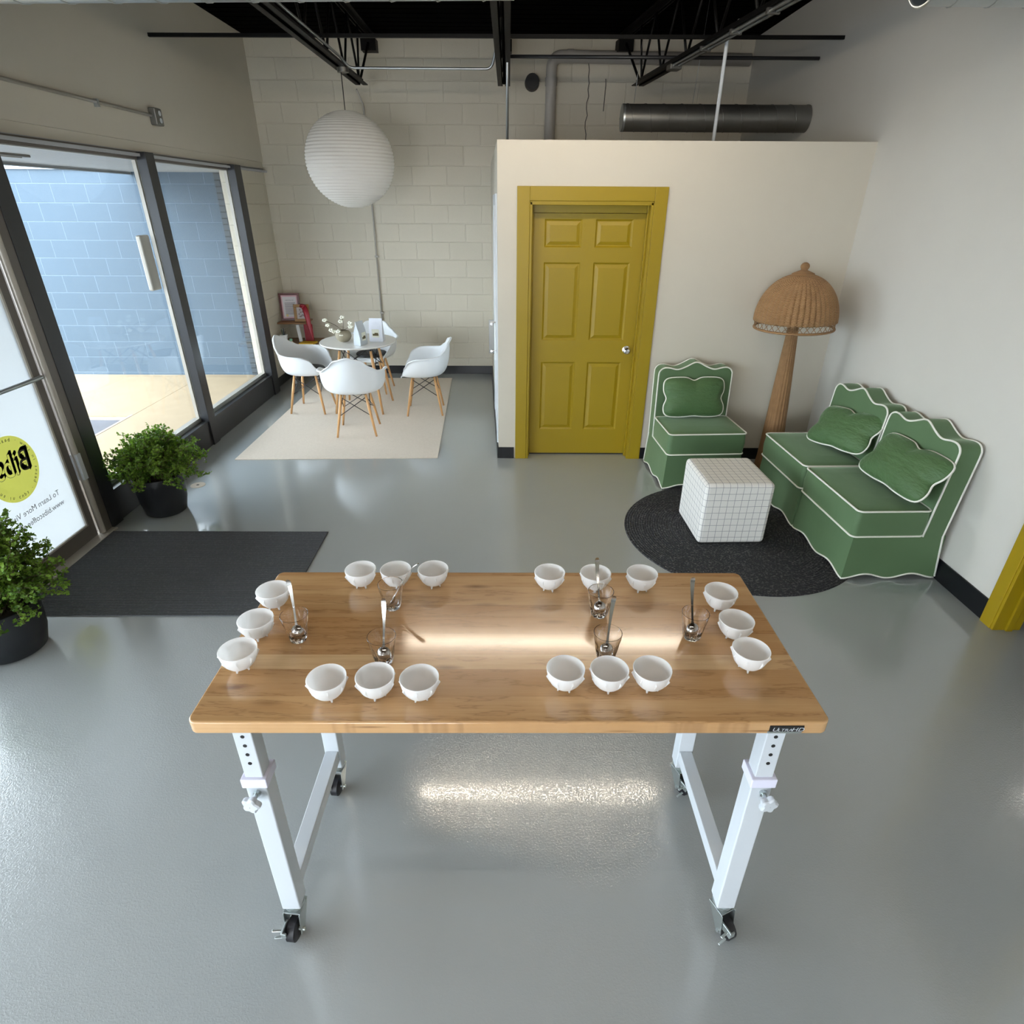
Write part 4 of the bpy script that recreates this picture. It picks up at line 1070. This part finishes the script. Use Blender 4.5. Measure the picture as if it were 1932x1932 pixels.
# ------------------------------------------------------------------ entry mat, floor plug, potted shrubs
tag(MB().box(-2.775, -1.262, 2.665, 3.620, 0, .008).build('entry_mat', M['mat'], bevel=.003), 'dark ribbed entry mat in front of the frosted glass door', 'mat')
o = thing('floor_plug', 'small round metal plug set in the floor beside the far potted shrub', 'floor plug', (-2.535, 4.395, 0))
MB().lathe([(.001, .003), (.048, .003), (.056, .0025), (.058, 0)], 32).build('cover', M['tan'], o, smooth='auto')
MB().box(-.010, .010, -.010, .010, .003, .0036).build('key_slot', M['black'], o)
def potted_shrub(loc, R, H, label, seed, fr, fh, nst, shift=(0,0)):
    o = thing('potted_shrub', label, 'potted plant', loc)
    MB().lathe([(.001, .004), (R*.76, .004), (R*.80, .010), (R*.93, H*.35), (R*.985, H*.75), (R, H*.97), (R*.985, H), (R*.93, H), (R*.92, H*.9), (.001, H*.86)], 56).build('pot', M['pot'], o, smooth='auto')
    MB().lathe([(.001, H*.905), (R*.925, H*.90)], 40).build('soil', M['soil'], o)
    rnd = random.Random(seed); ms = MB(); ml = MB()
    for i in range(nst):
        a = rnd.uniform(0, 2*PI); el = rnd.uniform(-.05, 1.45)**1.0
        L = rnd.uniform(.72, 1.0)*(1 if i % 6 else 1.16)
        rx = fr*cos(el)*L; rz = fh*max(sin(el), -.05)*L
        tip = Vector((rx*cos(a)+shift[0]*L, rx*sin(a)+shift[1]*L, H*.95+rz+.03*rnd.random()))
        p0 = Vector((rnd.uniform(-.4, .4)*R, rnd.uniform(-.4, .4)*R, H*.88)); pm = p0.lerp(tip, .5)+Vector((0, 0, .07*fh/.3))
        cur = [(1-t)**2*p0+2*t*(1-t)*pm+t*t*tip for t in [k/8 for k in range(9)]]
        ms.tube(cur, [.0028*(1-.6*k/8) for k in range(9)], 4, cap=False)
        tw = []
        for k in range(3, 9):
            c = cur[k]
            for q in range(3):
                d = Vector((rnd.gauss(0, 1), rnd.gauss(0, 1), rnd.gauss(.3, .8))).normalized()*rnd.uniform(.02, .05)
                tw.append((c, c+d))
        for (c, e) in tw:
            ms.tube([c, e], [.0014, .0007], 3, cap=False)
            for q in range(5):
                b = c.lerp(e, rnd.uniform(.25, 1.05))
                d = Vector((rnd.gauss(0, 1), rnd.gauss(0, 1), rnd.gauss(.35, .7))).normalized(); s = rnd.uniform(.012, .023)
                u = d.cross(Vector((rnd.gauss(0,1), rnd.gauss(0,1), rnd.gauss(0,1)))).normalized()*s*.46; nn = d.cross(u).normalized()*s*.12
                ml.add([b, b+d*s*.5+u+nn, b+d*s*1.05, b+d*s*.5-u+nn], [(0, 1, 2), (0, 2, 3)])
    ms.build('stems', M['stem'], o, recalc=False); fo = ml.build('foliage', M['leaf'], o, recalc=False)
    return o
potted_shrub((-2.555, 3.95, 0), .170, .300, 'black potted shrub on the floor by the window, beyond the mat', 11, .34, .335, 200, (.05, -.02))
potted_shrub((-2.545, 2.40, 0), .175, .275, 'black potted shrub cut by the left edge of the view, near side of the mat', 23, .31, .46, 240, (.0, .02))

# ------------------------------------------------------------------ lounge corner
rr = tag(MB().lathe([(.001, .010), (.74, .010), (.765, .006), (.77, 0)], 96).build('round_rug', M['round_rug'], smooth='auto'), 'round black braided rug under the checked pouf', 'rug'); rr.location = (1.60, 3.63, 0)
def pouf():
    o = thing('pouf', 'white cube pouf with a thin dark grid pattern on the round rug', 'pouf', (1.502, 3.69, .0105), rad(1.5))
    mb = MB(); n = 10; h = .23; H = .445
    rows = []
    bm_ = []
    mb.box(-h, h, -.235, .235, 0, H)
    mb.build('cover', M['grid_fabric'], o, smooth=False, bevel=.032, seg=5)
    MB().box(-h+.01, h-.01, -.225, .225, -.002, .004).build('base', M['black'], o)
pouf()
def tube_on(mb, pts, r=.006, closed=False): mb.tube(pts, r, 8, closed=closed)
def slipper(label, W, loc, rz):
    o = thing('slipper_chair', label, 'chair', loc, rz, 'green velvet slipper chairs')
    h = W/2; D = .60; zs = .30; zc = .475
    # skirt with wavy hem : perimeter points
    per = []
    def side(a, b, n, waves):
        for k in range(n):
            t = k/n; p = Vector(a).lerp(Vector(b), t); per.append((p.x, p.y, .012+.030*(.5-.5*cos(2*PI*waves*t)), min(t, 1-t)))
    side((-h, 0), (h, 0), 32, 2); side((h, 0), (h, D-.02), 32, 2); side((h, D-.02), (-h, D-.02), 32, 2); side((-h, D-.02), (-h, 0), 32, 2)
    rows = []
    for s in (0, .15, .35, .6, .85, 1.0):
        row = []
        for (x, y, zh, e) in per:
            fl_ = 1+.05*s if True else 1
            cy = D*.5; z = zs+(zh-zs)*s
            row.append(((x*.965)*(1+.036*s), cy+(y-cy)*(.97+.03*s), z))
        rows.append(row)
    MB().grid(rows, True).add(rows[0], [tuple(range(len(per)))]).build('skirt', M['velvet'], o, smooth='auto', recalc=True)
    mb = MB(); tube_on(mb, rows[-1], .0055, True); mb.build('hem_piping', M['piping'], o, smooth=True)
    # seat cushion
    def rrect(x0, x1, y0, y1, r, z, n=6):
        out = []
        for (cx, cy, a0) in ((x1-r, y1-r, 0), (x0+r, y1-r, 90), (x0+r, y0+r, 180), (x1-r, y0+r, 270)):
            for k in range(n+1): a = rad(a0+90*k/n); out.append((cx+r*cos(a), cy+r*sin(a), z))
        return out
    yb = .43
    mb = MB(); lay = []
    for (i_, z) in ((.012, zs-.005), (0, zs+.008), (-.006, (zs+zc)/2), (0, zc-.008), (.010, zc)): lay.append(rrect(-h+.004+i_, h-.004-i_, -.008+i_, yb-i_, .035, z))
    crown = [rrect(-h+.06, h-.06, .05, yb-.05, .06, zc+.010), rrect(-h+.14, h-.14, .13, yb-.13, .06, zc+.016)]
    mb.grid(lay+crown, True).add(crown[-1], [tuple(range(len(crown[-1])))]).add(lay[0], [tuple(range(len(lay[0])))])
    sc = mb.build('seat', M['velvet'], o, smooth='auto')
    mb = MB(); tube_on(mb, rrect(-h+.003, h-.003, -.010, yb, .032, zc-.004), .0058, True); mb.build('top_piping', M['piping'], sc, smooth=True)
    mb = MB(); tube_on(mb, rrect(-h+.003, h-.003, -.010, yb, .032, zs+.004), .0058, True); mb.build('bottom_piping', M['piping'], sc, smooth=True)
    # backrest outline in (u, z)
    def ztop(u):
        a = abs(u); return .872+.045*math.exp(-(a/.24)**2)-.012*math.exp(-((a-.50)/.16)**2)+.004*math.exp(-((a-.78)/.12)**2)
    def outline(z0, inset=0, steps=44):
        hw = h-.004-inset; out = [(-hw, z0), (-hw, z0+(.8-z0)*.5), (-hw, .805)]
        rc = .055
        for k in range(1, 6): a = PI-PI/2*k/6; out.append((-hw+rc+rc*cos(a), .82-inset+(ztop(-.85)-.82)*sin(a)))
        for k in range(steps+1): u = -.84+1.68*k/steps; out.append((u*hw, ztop(u)-inset))
        for k in range(1, 6): a = PI/2-PI/2*k/6; out.append((hw-rc+rc*cos(a), .82-inset+(ztop(.85)-.82)*sin(a)))
        out += [(hw, .805), (hw, z0+(.8-z0)*.5), (hw, z0)]
        return out
    def fy(z): return .425+.04*(z-.30)/.6
    def by(z): return .545+.04*(z-.30)/.6
    of = outline(.30); 
    front = [(x, fy(z), z) for x, z in of]; front_in = [(x*.99, fy(z)-.006, z-.004) for x, z in outline(.30, .008)]
    back = [(x, by(z), z) for x, z in of]
    mid = [(x*1.004, (fy(z)+by(z))/2, z+.003) for x, z in of]
    n = len(of)
    mb = MB().grid([front_in, front, mid, back], False)
    # front and back faces as strips
    def face(ring, off):
        half = n//2; L_ = []; R_ = []
        idx = range(1, n-1); f_ = fy if off == 0 else by
        rows_ = []
        for q in range(7):
            t = q/6; rows_.append([(ring[i][0], ring[i][1]+(ring[0][1]-ring[i][1])*t, ring[i][2]+(ring[0][2]-ring[i][2])*t) for i in idx])
        mb.grid(rows_)
    face(front_in, 0); face(back, 1)
    mb.grid([[front_in[0], front[0], mid[0], back[0]], [front_in[-1], front[-1], mid[-1], back[-1]]])
    bk = mb.build('backrest', M['velvet'], o, smooth='auto')
    mb = MB(); tube_on(mb, [(x, y-.002, z) for x, y, z in front], .0058); mb.build('front_piping', M['piping'], bk, smooth=True)
    bb = [(-h+.0, D-.012, .02)]+[(x, y+.002, z) for x, y, z in back]+[(h, D-.012, .02)]
    mb = MB(); tube_on(mb, bb, .0055); mb.build('rear_piping', M['piping'], bk, smooth=True)
    return o
sl = slipper('single green slipper chair against the partition beside the yellow door', .620, (1.555, 4.352, 0), rad(3))
R1 = slipper('nearer green slipper chair of the pair against the right wall', .665, (2.045, 3.372, 0.0), rad(-88.5))
R2 = dup(R1, (2.025, 4.048, 0.0), (0, 0, rad(-88.5)), 'farther green slipper chair of the pair, next to the wicker lamp')
def pillow(label, loc, rot, W=.52, H=.33):
    o = thing('throw_pillow', label, 'pillow', loc, group='green throw pillows'); o.rotation_euler = rot
    n = 96; out = []
    for k in range(n):
        a = 2*PI*k/n; c_, s_ = cos(a), sin(a); p = 7.0
        r = (abs(c_)**p+abs(s_)**p)**(-1/p); x, y = r*c_*W/2, r*s_*H/2
        dent = 0
        if y > H*.36: y -= math.exp(-(x/(W*.085))**2)*.026
        elif y < -H*.36: y += math.exp(-(x/(W*.12))**2)*.008
        if abs(x) > W*.40: f = math.exp(-((y+.01)/(H*.13))**2)*.024; x -= math.copysign(f, x)
        out.append((x, y))
    rows = []
    T = .062
    for s in (0.02, .2, .4, .6, .78, .9, .97, 1.0):
        rows.append([(x*s, y*s, T*max(0, 1-s**2.6)**.62+.004) for x, y in out])
    rows2 = []
    for s in (.97, .9, .78, .6, .4, .2, .02): rows2.append([(x*s, y*s, -T*max(0, 1-s**2.6)**.62-.004) for x, y in out])
    MB().grid(rows+rows2, True).add(rows[0], [tuple(range(n))]).add(rows2[-1], [tuple(range(n))]).build('pillow_body', M['velvet_w'], o, smooth=True)
    mb = MB(); tube_on(mb, [(x*1.005, y*1.005, 0) for x, y in out], .006, True); mb.build('piping', M['piping'], o, smooth=True)
    return o
# facing -y, leaning back
pillow('green pillow with a notched edge upright on the single slipper chair', (1.515, 4.725, .655), (rad(72), 0, rad(3)), .50, .315)
pr = pillow('rumpled green pillow on the nearer chair of the pair', (2.395, 3.30, .655), (0, 0, 0), .59, .30)
def face(o, n_, up_):  # local z -> n_, local y -> up_
    n_ = Vector(n_).normalized(); up_ = Vector(up_); up_ = (up_-n_*up_.dot(n_)).normalized(); x = up_.cross(n_)
    o.rotation_euler = Matrix((x, up_, n_)).transposed().to_euler()
face(pr, (-.80, -.04, .58), (.15, .012, .225))
def face2(o, x_, up_):
    x_ = Vector(x_).normalized(); up_ = Vector(up_); up_ = (up_-x_*up_.dot(x_)).normalized(); n_ = x_.cross(up_)
    o.rotation_euler = Matrix((x_, up_, n_)).transposed().to_euler()
pr2 = pillow('green pillow on the farther chair of the pair by the lamp', (2.385, 3.985, .645), (0, 0, 0), .56, .30)
face2(pr2, (.12, -.53, .07), (.17, .0, .23))

def wicker_lamp():
    o = thing('wicker_lamp', 'tall wicker floor lamp with a mushroom dome shade in the corner', 'floor lamp', (2.235, 4.70, .003)); o.rotation_euler = (0, rad(-1.8), 0)
    def rib(k, amp):
        return lambda r, z, a: r*(1+amp*abs(cos(k*a/2)))
    prof = []
    R = .284; zb, zt = 1.265, 1.60
    for i in range(25):
        t = i/24; a = t*PI/2*.93
        prof.append((R*cos(a)**.92, zb+(zt-zb)*sin(a)))
    MB().lathe(prof, 352, rf=rib(44, .045)).build('lamp_shade', M['wicker'], o, smooth=True, solid=.006)
    mb = MB()
    n = 36
    for k in range(n):
        a0 = 2*PI*k/n; a1 = 2*PI*(k+1)/n; q = lambda a, z: (R*cos(a)*1.005, R*sin(a)*1.005, z)
        mb.cyl(q(a0, 1.215), q(a1, 1.275), .0022, n=5); mb.cyl(q(a1, 1.215), q(a0, 1.275), .0022, n=5)
    mb.build('lattice_band', M['wicker'], o, smooth=True)
    mb = MB()
    for z, rr_ in ((1.213, .009), (1.276, .008)): mb.tube([(R*1.005*cos(2*PI*k/64), R*1.005*sin(2*PI*k/64), z) for k in range(64)], rr_, 8, closed=True)
    mb.build('shade_rim', M['wicker'], o, smooth=True)
    MB().lathe([(.001, 1.635), (.078, 1.602), (.080, 1.596), (.001, 1.590)], 24).build('shade_cap', M['wicker'], o, smooth='auto')
    MB().tube([(0, 0, 1.60), (.004, 0, 1.64), (-.002, 0, 1.665)], [.024, .024, .008], 10).ball((.004, 0, 1.650), .032, 8, .9).build('finial', M['wicker'], o, smooth=True)
    pp = [(.112, 0), (.105, .03), (.092, .15), (.075, .45), (.062, .75), (.048, 1.02), (.036, 1.24), (.034, 1.30)]
    def rfp(r, z, a): return r*(.98+.09*abs(cos(9*a)))
    pts = []
    for i in range(len(pp)-1):
        for k in range(5):
            t = k/5; pts.append((pp[i][0]+(pp[i+1][0]-pp[i][0])*t, pp[i][1]+(pp[i+1][1]-pp[i][1])*t))
    pts.append(pp[-1])
    MB().lathe(pts, 108, rf=rfp, capb=True, capt=True).build('pole', M['wicker'], o, smooth=True)
    MB().cyl((0, 0, 1.28), (0, 0, 1.60), .008, n=10).build('stem_rod', M['wire'], o, smooth='auto')
wicker_lamp()
